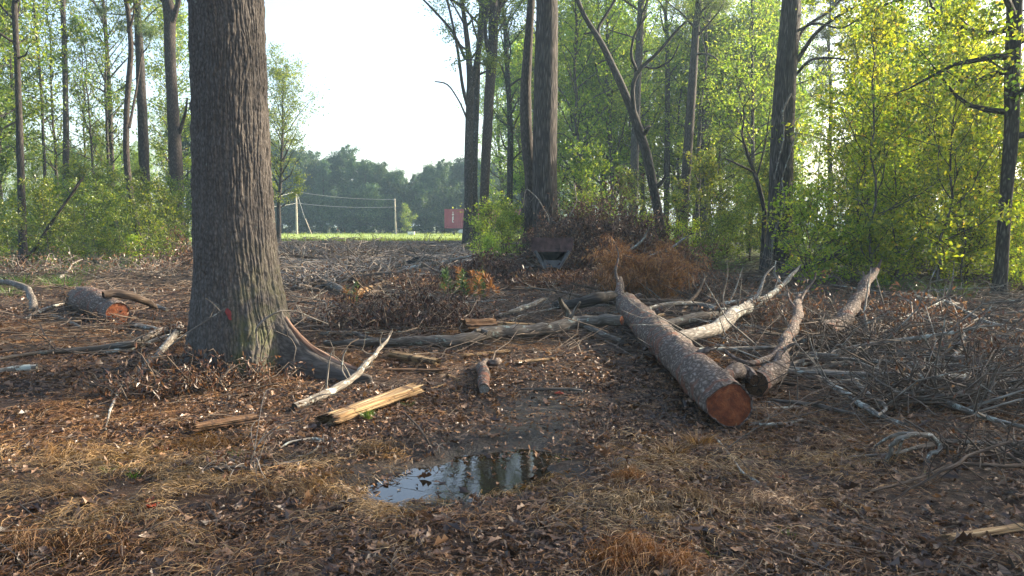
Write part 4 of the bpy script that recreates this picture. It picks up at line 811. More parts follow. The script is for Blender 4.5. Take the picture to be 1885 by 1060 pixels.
log('branch', [(1415, 735, 6, .03), (1465, 742, 9, .05), (1500, 746, 10, .05), (1545, 755, 8, .05), (1590, 768, 5, .03)], 'grey stick just below the wavy grey branch', 'branch', 'weath', n=22, k=8, twigs=4, seed=24)
log('branch', [(1632, 848, 7, .02), (1640, 825, 8, .12), (1655, 806, 9, .2), (1685, 798, 9, .22), (1710, 800, 9, .2), (1728, 815, 9, .12), (1732, 828, 9, .08), (1712, 835, 9, .05), (1705, 850, 8, .01)], 'pale hooped branch arching off the ground at right', 'branch', 'pale', n=40, k=10, seed=25, limbs=[[(1610, 822, 4, .04), (1635, 805, 6, .12), (1660, 797, 7, .2), (1690, 798, 6, .22)], [(1648, 845, 4, .01), (1655, 828, 5, .1), (1662, 808, 5, .19)]])
log('branch', [(1655, 588, 4, .2), (1740, 552, 6, .3), (1765, 568, 7, .25), (1800, 585, 8, .2), (1840, 602, 8, .15), (1895, 612, 7, .1)], 'thin pale branch slanting to the right edge below the yellow thicket', 'branch', 'pale', n=24, k=8, twigs=3, seed=26)
log('branch', [(1690, 735, 9, .1), (1740, 728, 12, .14), (1790, 722, 12, .15), (1840, 704, 12, .18), (1895, 698, 12, .2)], 'stout pale-grey branch at the right edge above the hooped branch', 'branch', 'weath', n=24, twigs=5, seed=27)
log('branch', [(1560, 842, 5, .03), (1640, 836, 6, .05), (1740, 812, 11, .06), (1810, 816, 11, .07), (1895, 822, 9, .06)], 'brown log-like branch lying right of the hooped branch', 'branch', 'weath', n=24, seed=28)
log('branch', [(1600, 905, 4, .04), (1680, 885, 6, .08), (1760, 852, 7, .12), (1830, 858, 8, .12), (1895, 855, 7, .12)], 'dark purplish stick crossing the lower right', 'branch', 'brown', n=24, k=8, twigs=5, seed=29)
log('branch', [(1640, 925, 3, .04), (1690, 890, 5, .12), (1750, 862, 6, .2), (1790, 835, 6, .25), (1860, 812, 5, .3)], 'dark forked stick lifting up in the lower right', 'branch', 'brown', n=24, k=8, twigs=6, seed=30)
log('branch', [(1835, 815, 5, .2), (1860, 840, 6, .15), (1895, 862, 6, .1)], 'straight dark stick at the right edge, lower down', 'branch', 'brown', n=10, k=8, seed=31)
log('branch', [(1380, 778, 4, .02), (1420, 782, 6, .03), (1455, 778, 6, .03), (1495, 768, 3, .02)], 'thin tan stick lying right of the red-brown cut end', 'branch', 'pale', n=14, k=8, seed=32)
log('branch', [(516, 824, 3, .02), (540, 812, 5, .03), (575, 806, 6, .03), (608, 812, 4, .02)], 'pale forked twig left of the puddle, upper prong', 'branch', 'pale', n=14, k=8, seed=33, limbs=[[(590, 811, 4, .03), (583, 826, 4, .02), (566, 838, 4, .02), (530, 842, 5, .02)]])
slab([(395, 862, .03), (500, 858, .03)], 12, 'dark weathered plank end in the left foreground', 'weath', 21, .5, jag=.04, cat='plank')
slab([(500, 856, .02), (585, 846, .02)], 12, 'grey weathered plank end near the pale forked twig', 'weath', 22, .5, jag=.05, cat='plank')
log('branch', [(745, 760, 3, .02), (775, 790, 4, .1), (790, 815, 4, .06), (800, 838, 4, .0)], 'thin brown stick leaning over the far bank of the puddle', 'branch', 'brown', n=12, k=6, seed=34)
log('branch', [(1310, 800, 3, .02), (1340, 830, 4, .03), (1362, 868, 5, .03), (1410, 896, 5, .02)], 'thin pale stick below the red-brown cut end', 'branch', 'pale', n=14, k=6, seed=35, twigs=2)
log('branch', [(950, 716, 3, .02), (1010, 716, 6, .03), (1055, 716, 6, .03), (1080, 720, 3, .02)], 'grey-brown stick in the track right of the birch piece', 'branch', 'weath', n=12, k=6, seed=36)
log('branch', [(918, 580, 6, .1), (945, 572, 9, .14), (975, 562, 10, .16), (998, 552, 7, .22)], 'pale crooked branch behind the orange-tan splintered wood', 'branch', 'pale', n=14, twigs=3, seed=37)
log('branch', [(1030, 550, 8, .55), (1040, 572, 12, .35), (1056, 592, 13, .2), (1100, 610, 12, .12), (1146, 628, 9, .06)], 'forked stub sticking up behind the long smooth limb', 'branch', 'weath', n=16, seed=38, limbs=[[(1050, 586, 7, .3), (1060, 568, 6, .45), (1068, 556, 4, .55)]])
log('branch', [(1170, 575, 6, .2), (1230, 558, 8, .25), (1290, 560, 10, .22), (1325, 572, 8, .15), (1400, 566, 5, .1)], 'tan branch lying behind the splintered limb', 'branch', 'pale', n=20, twigs=4, seed=39)
log('branch', [(1157, 462, 4, 0, 20), (1172, 452, 5, 0, 20), (1185, 440, 4, 0, 20), (1192, 425, 2, 0, 20)], 'white stripped branch tip sticking out of the brush mound, left one', 'branch', 'pale', n=12, k=6, seed=40)
log('branch', [(1192, 474, 4, 0, 19), (1212, 464, 6, 0, 19), (1232, 460, 6, 0, 19), (1262, 437, 3, 0, 19)], 'white stripped branch tip sticking out of the brush mound, right one', 'branch', 'pale', n=12, k=6, seed=41, twigs=2)
log('log', [(1130, 545, 18, .3), (1100, 548, 22, .3), (1060, 560, 20, .2), (1020, 562, 14, .12)], 'dark log lying left of the far end of the big log', 'log', 'dark', n=16, seed=42, twigs=3)
log('log', [(548, 500, 12, .15), (585, 512, 14, .15), (612, 524, 15, .12), (633, 537, 13, .08)], 'grey log slanting down just right of the huge oak', 'log', 'weath', n=16, seed=43)
log('branch', [(742, 488, 8, .1), (765, 478, 10, .35), (785, 476, 10, .4), (806, 486, 8, .15)], 'dark arched branch in the far debris in front of the field', 'branch', 'dark', n=16, twigs=3, seed=44)
log('branch', [(521, 514, 9, .1), (535, 522, 9, .1), (548, 530, 7, .08)], 'short white stick right beside the huge oak', 'branch', 'pale', n=8, seed=45)
log('branch', [(536, 440, 3, 0, 40), (552, 452, 4, 0, 40), (572, 465, 4, 0, 41)], 'thin dark pole leaning at the far end of the debris', 'branch', 'dark', n=8, seed=46)
log('branch', [(20, 505, 5, 0, 25), (55, 470, 6, 0, 25), (95, 410, 5, 0, 25), (150, 330, 5, 0, 25)], 'dark leaning branch crossing the first trunk at far left', 'branch', 'dark', n=20, seed=47, twigs=5, twl=.9)
log('branch', [(330, 552, 5, .1), (420, 544, 6, .2), (505, 572, 0, .5)], 'thin stick', 'branch', 'pale', n=8, seed=48) if False else None
# thin vines and twigs in front of the huge oak
def vine(path, label, mat, w=4, tw=3, seed=0, D=None, cat='vine'):
    q = [list(A(px, py, D+dy))+[w/2*D/F0] for px, py, dy in path]; q = smooth_path(q, 36); q[:, 3] = np.linspace(q[0, 3], q[0, 3]*.5, 36); org = q[0, :3].copy(); rng = np.random.default_rng(seed); m = MB(); m.tube(q[:, :3]-org, q[:, 3], 5, rough=.1)
    for _ in range(tw):
        i = int(rng.integers(4, 34)); p = q[i, :3]-org; d = nrm(rng.normal(size=3)); L = rng.uniform(.08, .3); m.tube([p, p+d*L*.5+rng.normal(size=3)*.02, p+d*L], [q[i, 3]*.6, q[i, 3]*.4, q[i, 3]*.2], 3)
    return tag(m.build('vine', M[mat], None, tuple(org)), label, cat)
vine([(475, 640, -.3), (470, 605, -.3), (490, 585, -.3), (515, 572, -.25), (545, 572, -.1), (575, 585, .0), (605, 597, .1)], 'pale grey vine arching across the base of the huge oak', 'pale', 4, 4, 1, 7.9)
vine([(508, 610, -.3), (535, 622, -.3), (545, 640, -.3), (540, 665, -.3)], 'thin looping vine over the right root of the huge oak', 'weath', 3, 3, 2, 7.9)
vine([(310, 640, 0), (345, 612, -.1), (380, 590, -.1), (416, 566, -.1)], 'thin pale twig slanting up across the left of the huge oak', 'pale', 3, 4, 3, 7.6, 'twig')
vine([(478, 690, -.3), (480, 650, -.3), (492, 618, -.3), (505, 590, -.25)], 'dark vine climbing the middle of the huge oak base', 'weath', 3, 3, 4, 7.9)
vine([(1456, 172, 0), (1440, 205, -.1), (1444, 250, -.1), (1432, 300, -.1), (1425, 330, 0)], 'pale vine clinging to the upper part of the thick dark oak', 'pale', 4, 5, 5, 25.6)
vine([(1420, 490, 0), (1424, 430, -.1), (1446, 380, -.1), (1438, 330, -.1), (1452, 290, -.1), (1468, 240, .1)], 'pale vine winding up the lower part of the thick dark oak', 'pale', 4, 5, 6, 25.5)
vine([(1016, 440, 0), (1010, 400, -.1), (990, 365, -.1), (968, 345, -.1), (962, 380, 0)], 'thin bare vine looping in front of the tall oak on the mound', 'pale', 3, 5, 7, 25.4)
vine([(1030, 425, 0), (1050, 395, 0), (1062, 370, 0), (1056, 335, 0)], 'thin pale sprig rising right of the tall oak on the mound', 'pale', 3, 4, 8, 24)
# weed stalks in the left foreground
def weed(px, py, h, seed, label, n=7, mat='twigp', lf='deadB', nl=60):
    rng = np.random.default_rng(seed); o = P(px, py, 0); e = empty('dead_weed', o); tag(e, label, 'dead weed'); m, l = MB(), MB(); C = []
    for k in range(n):
        a = rng.uniform(0, 6.28); d = np.array([math.cos(a)*.35, math.sin(a)*.35, 1.]); L = h*rng.uniform(.6, 1.1); p = np.array([rng.normal()*.02, rng.normal()*.02, 0]); pts = [p]
        for s in range(7): d = nrm(d+rng.normal(size=3)*.28+np.array([0, 0, -.10*s*.5])); pts.append(pts[-1]+d*L/7)
        pts = np.array(pts); m.tube(smooth_path(pts, 14), np.linspace(.0042, .0016, 14), 5); C.append(pts[rng.integers(0, 8, nl//n)]+rng.normal(size=(nl//n, 3))*.03)
    m.build('stem', M[mat], e); l.leaves(np.concatenate(C), .04, rng, -.3, .5); l.build('dead_leaves', M[lf], e)
weed(470, 872, .62, 1, 'tall tan dead weed with curling stems in the left foreground', 9, nl=130)
weed(425, 880, .30, 2, 'short tan dead weed left of the tall curling one', 5)
weed(605, 838, .2, 3, 'small dry weed on the left bank of the puddle', 5)
weed(800, 836, .14, 4, 'small dry weed on the far bank of the puddle', 5, nl=10)
weed(1130, 862, .2, 5, 'reddish dry weed leaning left of the straw clump', 4, 'brown' if False else 'twigp', nl=10)
# ---------------------------------------------------------------- brush piles with dead leaves
def brush(c, rx, ry, rz, nst, nleaf, ls, lf, tw, label, seed, name='brush_pile', upright=.4, ratio=.38, cat='brush pile', droop=True, tr=.012):
    rng = np.random.default_rng(seed); org = np.array([c[0], c[1], float(hgt(c[0], c[1]))]); e = empty(name, org); tag(e, label, cat); m, l = MB(), MB(); C = []
    for k in range(nst):
        a = rng.uniform(0, 6.28); rr = rng.random()**.6; b = np.array([math.cos(a)*rx*rr*.8, math.sin(a)*ry*rr*.8, 0]); b[2] = float(hgt(b[0]+org[0], b[1]+org[1]))-org[2]
        hz = rz*rng.uniform(.4, 1.1)*(1.1-.6*rr); d = nrm(rng.normal(size=3)*np.array([1, 1, .35])+np.array([0, 0, upright])); L = max(rx, rz)*rng.uniform(.4, 1.1)
        st = b+np.array([0, 0, hz*rng.random()**.6*.8]); pts = [st, st+d*L*.33+rng.normal(size=3)*.05*L, st+d*L*.66+rng.normal(size=3)*.1*L, st+d*L*(.9)+np.array([0, 0, -.12*L])]
        pts = np.array(pts); pts[:, 2] = np.clip(pts[:, 2], .0, rz*1.25); r = tr*rng.uniform(.3, 1.1); m.tube(pts, [r, r*.8, r*.5, r*.25], 4, seed=k)
        nn = max(1, nleaf//nst); f = rng.random(nn)*3; i = f.astype(int).clip(0, 2); C.append(pts[i]+(pts[i+1]-pts[i])*(f-i)[:, None]+rng.normal(size=(nn, 3))*.09*max(rx, .5))
    m.build('twigs', M[tw], e)
    if nleaf:
        C = np.concatenate(C); C[:, 2] = np.abs(C[:, 2]); dv = rng.normal(size=(len(C), 3))*.7+np.array([0, 0, -.9 if droop else .3]); l.leaves(C, ls, rng, 0, ratio, 0, dv); l.build('dead_leaves', M[lf], e)
    return e
def bpx(px, py, *a, **k): return brush(P(px, py, 0), *a, **k)
bpx(285, 735, .55, .4, .38, 60, 800, .055, 'deadB', 'twig', 'brown-leaved brush heaped left of the huge oak foot', 1)
bpx(345, 700, .5, .3, .35, 50, 600, .055, 'deadB', 'twig', 'brown-leaved brush pressed against the left side of the huge oak foot', 2)
bpx(205, 606, .45, .3, .22, 40, 260, .055, 'deadB', 'twig', 'brown twigs and leaves in front of the orange sawn face', 55)
bpx(150, 570, .4, .4, .5, 36, 420, .055, 'deadB', 'twig', 'dead leaves draped over the back of the stout grey log', 56)
bpx(470, 705, .4, .25, .2, 36, 380, .05, 'deadB', 'twig', 'dead leaves and twigs at the middle of the huge oak foot', 57)
bpx(545, 690, .35, .25, .15, 30, 260, .05, 'deadB', 'twig', 'dead leaves piled in the crook of the right root', 58)
bpx(400, 720, .4, .2, .18, 30, 300, .05, 'deadB', 'twig', 'low brown leafy brush right at the huge oak foot', 3)
bpx(340, 640, .35, .3, .5, 26, 260, .06, 'deadB', 'twig', 'upright dead-leaved sprigs left of the oak bark', 33)
bpx(690, 612, .9, .7, .45, 60, 1500, .07, 'deadD', 'twig', 'dark brown brush heap right of the huge oak, left lump', 4)
bpx(770, 605, 1.0, .7, .55, 70, 1900, .07, 'deadD', 'twig', 'dark brown brush heap behind the long smooth limb', 5)
bpx(835, 600, .8, .6, .45, 50, 1200, .07, 'deadD', 'twig', 'dark brown brush heap beside the thick rotten log end', 6)
bpx(745, 540, .9, .6, .4, 50, 1000, .08, 'deadB', 'twig', 'reddish brush behind the dark brown heap', 7)
bpx(600, 600, .8, .6, .3, 60, 500, .07, 'deadB', 'twigp', 'twiggy brush behind the reddish root', 8)
for i, (px, py, rx, rz, lf, lb) in enumerate([(895, 522, 1.0, .7, 'deadD', 'dark twig tangle left of the rusty hopper'), (1090, 505, 1.5, 1.1, 'deadB', 'leafy brown heap right of the rusty hopper'), (1130, 478, 1.7, 2.1, 'deadD', 'tall brown brush heap above and right of the hopper'), (1065, 470, 1.4, 1.5, 'deadD', 'brown brush heap on top of the mound by the tall oak'), (1170, 500, 1.4, 1.3, 'deadB', 'brown brush at the right end of the mound'), (1030, 528, 1.3, .15, 'deadB', 'low pale-leaved litter heap below the hopper'), (1190, 530, 1.2, .5, 'deadB', 'low brown brush behind the orange needles'), (1050, 462, .9, 1.3, 'deadB', 'leafy brown crest of the mound in front of the tall oak'), (1215, 505, 1.2, 1.0, 'deadB', 'brown heap right of the mound, under the white branch tips')]):
    bpx(px, py, rx, .9, rz, 130, 6500, .11, lf, 'twig', lb, 20+i, tr=.016)
bpx(1132, 556, .35, .35, 1.2, 40, 3600, .13, 'deadO', 'twig', 'upright orange needle spray at the far end of the big log', 40, upright=1.6, ratio=.09)
bpx(1180, 552, .5, .4, 1.1, 50, 4500, .13, 'deadO', 'twig', 'bushy orange dead pine boughs behind the big log', 41, upright=1.3, ratio=.09)
bpx(1220, 552, .55, .4, 1.05, 50, 4500, .13, 'deadO', 'twig', 'orange dead pine boughs right of the bushy ones', 42, upright=1.2, ratio=.09)
bpx(1235, 505, .6, .4, .8, 40, 2500, .14, 'deadO', 'twig', 'small orange pine bough at the right end of the mound', 43, upright=1.2, ratio=.09)
bpx(335, 500, 1.2, 1., 1.3, 80, 1900, .11, 'deadB', 'twig', 'rust-brown leafy bushes at the base of the sturdy forked tree', 44, tr=.016)
bpx(60, 520, 1.5, 1., .6, 90, 1200, .09, 'deadB', 'twigp', 'dry brown brush at the left edge behind the bent grey branch', 71)
bpx(250, 510, 1.6, 1., .5, 100, 900, .09, 'deadB', 'twigp', 'pale twiggy brush between the stout log and the bowed slender tree', 72)
bpx(1760, 640, 1.2, .8, .5, 70, 900, .07, 'deadB', 'twig', 'brown leafy brush near the right edge', 45)
bpx(1860, 690, .8, .6, .5, 70, 600, .06, 'deadB', 'twig', 'twiggy brush heap at the right edge above the pale-grey branch', 46)
bpx(1600, 660, 1.2, .8, .4, 200, 200, .06, 'deadB', 'twig', 'tangle of grey twigs behind the wavy grey branch', 47)
bpx(1740, 745, 1.0, .6, .38, 190, 120, .05, 'deadB', 'twig', 'tangle of dark twigs above the hooped branch', 48)
bpx(1840, 860, .5, .35, .28, 60, 60, .05, 'deadB', 'twig', 'tangle of dark twigs at the lower right edge', 49)
brush(A(1480, 560, 11.1)*[1, 1, 0], .35, .3, .85, 40, 320, .06, 'deadB', 'twig', 'curled brown leaves around the broken tip of the forked limb', 54, upright=1.2)
bpx(1400, 600, .9, .6, .35, 70, 700, .07, 'deadB', 'twig', 'brown brush between the splintered limb and the forked limb', 50)
bpx(1660, 600, 1.2, .8, .4, 70, 900, .08, 'deadB', 'twig', 'brown brush behind the short log with the broken tip', 51)
bpx(1300, 545, 1., .8, .3, 60, 900, .08, 'deadB', 'twig', 'flat brown brush beyond the big log', 52)
bpx(1345, 650, .5, .4, .25, 40, 200, .05, 'deadB', 'twig', 'thin twigs caught between the big log and the forked limb', 53)
for i, (px, py, rx, rz) in enumerate([(560, 482, 2.2, .7), (620, 478, 2.6, .8), (668, 474, 2.2, .6), (720, 470, 2.4, .5), (655, 512, 1.6, .5), (800, 470, 2.2, .4), (560, 530, 1.1, .4), (850, 505, 1.6, .4)]):
    bpx(px, py, rx, 1.6, rz, 130, 500, .10, 'deadB', 'twigp', 'reddish-brown twig heap out in the debris, '+['nearest the huge oak at the back', 'left of the middle at the back', 'in the middle at the back', 'right of the middle at the back', 'in front of the middle one', 'before the grey trunks at the back', 'low beside the huge oak', 'at the foot of the grey trunks'][i], 60+i, tr=.03, upright=.3)
# fern-like cedar fronds
def fronds(px, py, n, h, label, seed, mats=('leafD', 'deadO')):
    rng = np.random.default_rng(seed); o = P(px, py, 0); e = empty('cedar_bough', o); tag(e, label, 'cedar bough')
    for part, mt in (('green_frond', mats[0]), ('brown_frond', mats[1])):
        l = MB()
        for k in range(n):
            b = np.array([rng.uniform(-1, 1)*(.55 if n > 4 else .2), rng.uniform(-.3, .3), 0]); d = nrm(np.array([rng.normal()*.3, rng.normal()*.2, 1.])); L = h*rng.uniform(.6, 1.1); c = 110; f = rng.random(c)
            sp_ = (1-f)*L*.28; C = b+d*(f*L)[:, None]+np.stack([rng.normal(size=c)*.0, 0*f, 0*f], -1); dv = d+rng.normal(size=(c, 3))*np.array([.9, .4, .2]); l.leaves(C, L*.22, rng, 0, .16, 0, dv); l.tube([b, b+d*L], [.008, .003], 3)
        l.build(part, M[mt], e)
fronds(840, 545, 5, .55, 'feathery green and orange cedar bough standing in the debris, left one', 1)
fronds(880, 548, 5, .6, 'feathery green and orange cedar bough standing in the debris, right one', 2)
fronds(655, 560, 4, .4, 'small cedar sprig above the dark brown heap', 3)
# shrubs round the trunks right of the field
for k, (px, D, s, lb) in enumerate([(905, 31, 1.15, 'bright green shrub in front of the brown leaning trunk'), (938, 29, 1.1, 'bright green shrub left of the tall oak on the mound'), (955, 27, .75, 'green shrub just left of the rusty hopper'), (885, 34, .8, 'thin green shrub at the foot of the grey trunks'), (920, 25.5, .65, 'low green shrub in front of the mound'), (900, 24, .5, 'lowest green shrub beside the dark twig tangle'), (1075, 25, .7, 'green shrub growing through the brush right of the tall oak')]):
    tag(put(PR['greenshrub'][k % 3], (px-942)/F0*D, D, k*1.3, s, lb, 'shrub', None), lb)
# mid-sized fallen branches strewn about
def fallen(seed, L=2.2, mat='weath'):
    rng = np.random.default_rng(seed); m = MB(); p = np.zeros(3); d = np.array([1., 0, .03]); pts = [p]
    for k in range(8): d = nrm(d+rng.normal(size=3)*np.array([.1, .28, .08])); d[2] = abs(d[2])*.3; pts.append(pts[-1]+d*L/8)
    pts = np.array(pts); pts[:, 2] += .03; r0 = rng.uniform(.022, .05); sp_ = smooth_path(np.column_stack([pts, np.linspace(r0, r0*.3, 9)]), 20); m.tube(sp_[:, :3], sp_[:, 3], 8, rough=.15, cap0=True, cap1=True, seed=seed)
    for k in range(int(rng.integers(2, 7))):
        i = int(rng.integers(5, 19)); a = sp_[i, :3]; dd = nrm(np.array([.6, rng.choice([-1, 1])*rng.uniform(.4, 1), rng.uniform(.0, .7)])); l = L*rng.uniform(.15, .4); b = a+dd*l*.5+rng.normal(size=3)*.04; c = b+dd*l*.5+rng.normal(size=3)*.1; c[2] = max(c[2], .02)
        m.tube([a, b, c], [sp_[i, 3]*.6, sp_[i, 3]*.4, sp_[i, 3]*.15], 5)
    o = m.build('fallen_branch', M[mat]); return o
FB = {m: [fallen(300+k+10*i, 2.2, m) for k in range(4)] for i, m in enumerate(('weath', 'pale', 'brown'))}
usedF = set()
def strew(n, x0, x1, D0, D1, smin, smax, label, group, keys=('weath', 'pale', 'brown'), pw=1.):
    for _ in range(n):
        D = D0+(D1-D0)*rng.random()**pw; px = rng.uniform(x0, x1); key = keys[int(rng.integers(len(keys)))]; src = FB[key][int(rng.integers(4))]
        x = (px-W0/2)/F0*D
        if src.name in usedF: o = src.copy(); COL.objects.link(o)
        else: o = src; usedF.add(src.name)
        s = rng.uniform(smin, smax); o.location = (x, D, float(hgt(x, D))+.0); o.rotation_euler = (rng.normal()*.05, -abs(rng.normal())*.09, rng.uniform(0, 6.28) if rng.random() < .4 else rng.choice([0, math.pi])+rng.normal()*.45); o.scale = (s, s, s*rng.uniform(.9, 1.6)); tag(o, label, 'branch', group)
strew(50, 520, 850, 17, 46, .6, 1.5, 'bare branch strewn in the debris between the huge oak and the field', 'branches strewn before the field')
strew(30, 520, 850, 42, 62, .8, 1.5, 'bare branch lying at the far edge of the debris, near the grass', 'branches at the far edge of the debris')
strew(36, 560, 1130, 11.5, 17, .35, .8, 'bare stick lying behind the long smooth limb', 'sticks behind the long smooth limb')
strew(38, 1180, 1900, 12, 19, .5, 1.2, 'bare branch lying on the ground before the yellow thicket', 'branches before the yellow thicket')
strew(60, 1400, 1900, 6.8, 13, .3, .8, 'bare stick in the tangle at the right of the clearing', 'sticks in the right-hand tangle')
strew(20, 1440, 1910, 7.4, 13, .7, 1.3, 'pale crooked branch in the tangle at right', 'pale crooked branches in the right-hand tangle', ('pale',))
strew(22, -30, 340, 12, 30, .4, 1.1, 'bare branch lying in front of the left-hand woods', 'branches before the left-hand woods')
strew(14, 150, 340, 22, 30, .5, 1.1, 'pale dead branch in the heap in front of the sturdy forked tree', 'pale branches before the forked tree', ('pale',))
# ---------------------------------------------------------------- litter (nobody could count it)
def near_pts(n, D0, D1, rng, spread=.72, dens=None, pw=1.):
    y = D0+(D1-D0)*rng.random(n)**pw; keep = rng.random(n) < y/D1 if pw == 1. else np.ones(n, bool); y = y[keep]; x = rng.uniform(-spread, spread, len(y))*(y+.4)
    if dens is not None: k = rng.random(len(x)) < dens(x, y); x, y = x[k], y[k]
    return x, y
def dlit(x, y):
    d = puddle_d(x, y); return np.where(d < .0, .10, 1.)*(1-.80*mudf(x, y))*np.clip(.8+.8*vnoise(x*1.1+30, y*1.1)+.4*vnoise(x*3.1, y*3.1+9), .2, 1)*np.where(np.hypot(x+2.9, y-8.6) < .6, .1, 1)
ROWS = [(0, .02), (.22, .20), (.40, .10), (.60, .26), (.78, .12), (1., .01)]
def litter_leaves(mb, x, y, size, rng, zr=.02, mat=0):
    n = len(x); z = hgt(x, y)+zr*rng.random(n)+.002; pw_ = puddle_d(x, y) < .12; z = np.where(pw_, np.maximum(z, WATER_Z+.003), z); T = nrm(np.stack([rng.normal(size=n), rng.normal(size=n), rng.normal(size=n)*.28], -1)); N = nrm(np.stack([rng.normal(size=n)*.38, rng.normal(size=n)*.38, np.ones(n)], -1)); B = nrm(np.cross(N, T)); N = np.cross(T, B)
    L = (size*(.5+.9*rng.random(n)))[:, None]; curl = (rng.normal(size=n)*.9)[:, None]; bend = (rng.normal(size=n)*.3)[:, None]; W_ = (rng.uniform(.6, 1.3, n))[:, None]; C = np.stack([x, y, z+.006], -1); Vs = []
    for t, wd in ROWS:
        m = C+T*L*(t-.5)+N*L*bend*(t-.5)**2*2
        for s in (-1, 0, 1): Vs.append(m+B*L*wd*s*W_+N*L*curl*abs(s)*wd*.8)
    V = np.stack(Vs, 1).reshape(-1, 3); nv = len(ROWS)*3; F = []
    for r in range(len(ROWS)-1):
        for s in (0, 1): a = r*3+s; F.append([a, a+1, a+4, a+3])
    F = (np.array(F)[None]+(np.arange(n)*nv)[:, None, None]).reshape(-1, 4); mb.add(V, F, mat, None, False)
def strips(mb, C, T, L, wd, rng, bendz=.15, mat=0, seg=3, side=.25, z0=.003, ter=True):
    n = len(C); T = nrm(T); S = nrm(np.cross(T, np.array([0, 0, 1.]))+1e-6); sb = (rng.normal(size=n)*side)[:, None]; up = (rng.random(n)*bendz)[:, None]; rows = []
    for k in range(seg+1):
        t = k/seg-.5; p = C+T*L[:, None]*t+S*sb*L[:, None]*(t*t*2)+np.array([0, 0, 1.])*L[:, None]*up*(1-4*t*t)
        w_ = wd*(1-.6*(k/seg)); rows += [p-S*w_/2+np.array([0, 0, .0004]), p+S*w_/2+np.array([0, 0, wd*.6])]
    V = np.stack(rows, 1)
    if ter: V[..., 2] += hgt(V[..., 0], V[..., 1])-C[:, None, 2]*0+z0
    nv = 2*(seg+1); F = np.array([[2*k, 2*k+1, 2*k+3, 2*k+2] for k in range(seg)]); F = (F[None]+(np.arange(n)*nv)[:, None, None]).reshape(-1, 4); mb.add(V.reshape(-1, 3), F, mat, None, False)
def twigs3(mb, x, y, L, r, rng, lift=.12, zr=.03, az=None):
    n = len(x); a = rng.uniform(0, 6.28, n) if az is None else az; T = np.stack([np.cos(a), np.sin(a), rng.normal(size=n)*lift], -1); C = np.stack([x, y, hgt(x, y)+r+zr*rng.random(n)+np.abs(T[:, 2])*L*.5], -1); S = nrm(np.cross(T, np.array([0, 0, 1.]))); pts = []
    wob = rng.normal(size=(n, 4, 3))*.05
    for k in range(4): pts.append(C+T*(L*(k/3-.5))[:, None]+wob[:, k]*L[:, None]*np.array([1, 1, .35]))
    U = nrm(np.cross(S, T)); V = []
    for k in range(4):
        rr = (r*(1-.22*k))[:, None]
        for q in range(3): th = q*2*math.pi/3; V.append(pts[k]+S*rr*math.cos(th)+U*rr*math.sin(th))
    V = np.stack(V, 1).reshape(-1, 3); F = [[k*3+q, k*3+(q+1) % 3, k*3+3+(q+1) % 3, k*3+3+q] for k in range(3) for q in range(3)]
    F = (np.array(F)[None]+(np.arange(n)*12)[:, None, None]).reshape(-1, 4); mb.add(V, F, 0, np.zeros((n*12, 3)), False)
rl = np.random.default_rng(99)
lb = MB(); x, y = near_pts(110000, 2.9, 8.5, rl, dens=dlit); litter_leaves(lb, x, y, .040, rl, .022)
x, y = near_pts(16000, 2.9, 10, rl, dens=dlit); litter_leaves(lb, x, y, .078, rl, .03)
x, y = near_pts(80000, 8.5, 22, rl, dens=lambda a, b: np.clip(.6+.8*vnoise(a*.7, b*.7), .1, 1)); litter_leaves(lb, x, y, .07, rl, .04)
tag(lb.build('leaf_litter', M['litter']), 'brown and tan fallen oak leaves carpeting the forest floor', 'leaf litter', kind='stuff')
sb = MB(); nc = 1500; cx_, cy_ = near_pts(8200, 2.9, 13, rl, dens=lambda a, b: dlit(a, b)*np.clip(.5+1.3*vnoise(a*.8+11, b*.8), .08, 1)); nc = len(cx_); k = 46; ca = rl.uniform(0, 6.28, nc); a = np.repeat(ca, k)+rl.normal(size=nc*k)*.65
X = np.repeat(cx_, k)+rl.normal(size=nc*k)*.11; Y = np.repeat(cy_, k)+rl.normal(size=nc*k)*.11; ok = puddle_d(X, Y) > .04; X, Y, a = X[ok], Y[ok], a[ok]
strips(sb, np.stack([X, Y, .028*rl.random(len(X))], -1), np.stack([np.cos(a), np.sin(a), 0*a], -1), rl.uniform(.07, .19, len(X)), .0026, rl, .22)
tag(sb.build('pine_straw', M['straw']), 'dry brown pine needles and grass straw lying in drifts over the ground', 'pine straw', kind='stuff')
def pale(a, b):  # where dry grass lies and its paler colour stands for sunlit patches
    v = 0
    for px, py, sx, sy, w_ in ((120, 850, .9, .35, 1), (430, 880, .8, .35, 1.), (620, 930, .5, .3, .9), (90, 960, .6, .25, .8), (1060, 900, .5, .3, 1.), (1240, 850, .35, .3, 1), (1260, 930, .5, .25, .9), (1130, 980, .5, .2, .7), (60, 620, 1.2, .5, .7), (1430, 860, .5, .3, .5), (330, 1000, .6, .2, .5), (720, 830, .3, .12, .8)):
        c = P(px, py, 0); v = v+w_*np.exp(-((a-c[0])/sx)**2-((b-c[1])/sy)**2)
    return v
cx_, cy_ = near_pts(16000, 2.9, 10, rl, dens=lambda a, b: np.clip(pale(a, b)*(.55+.9*vnoise(a*3, b*3)), 0, 1)*(puddle_d(a, b) > .05)); nc = len(cx_); k = 34; a = np.repeat(rl.uniform(0, 6.28, nc), k)+rl.normal(size=nc*k)*.7
X = np.repeat(cx_, k)+rl.normal(size=nc*k)*.07; Y = np.repeat(cy_, k)+rl.normal(size=nc*k)*.07; ok = puddle_d(X, Y) > .04; X, Y, a = X[ok], Y[ok], a[ok]; dg_ = MB()
strips(dg_, np.stack([X, Y, .035*rl.random(len(X))], -1), np.stack([np.cos(a), np.sin(a), 0*a], -1), rl.uniform(.05, .15, len(X)), .0032, rl, .3)
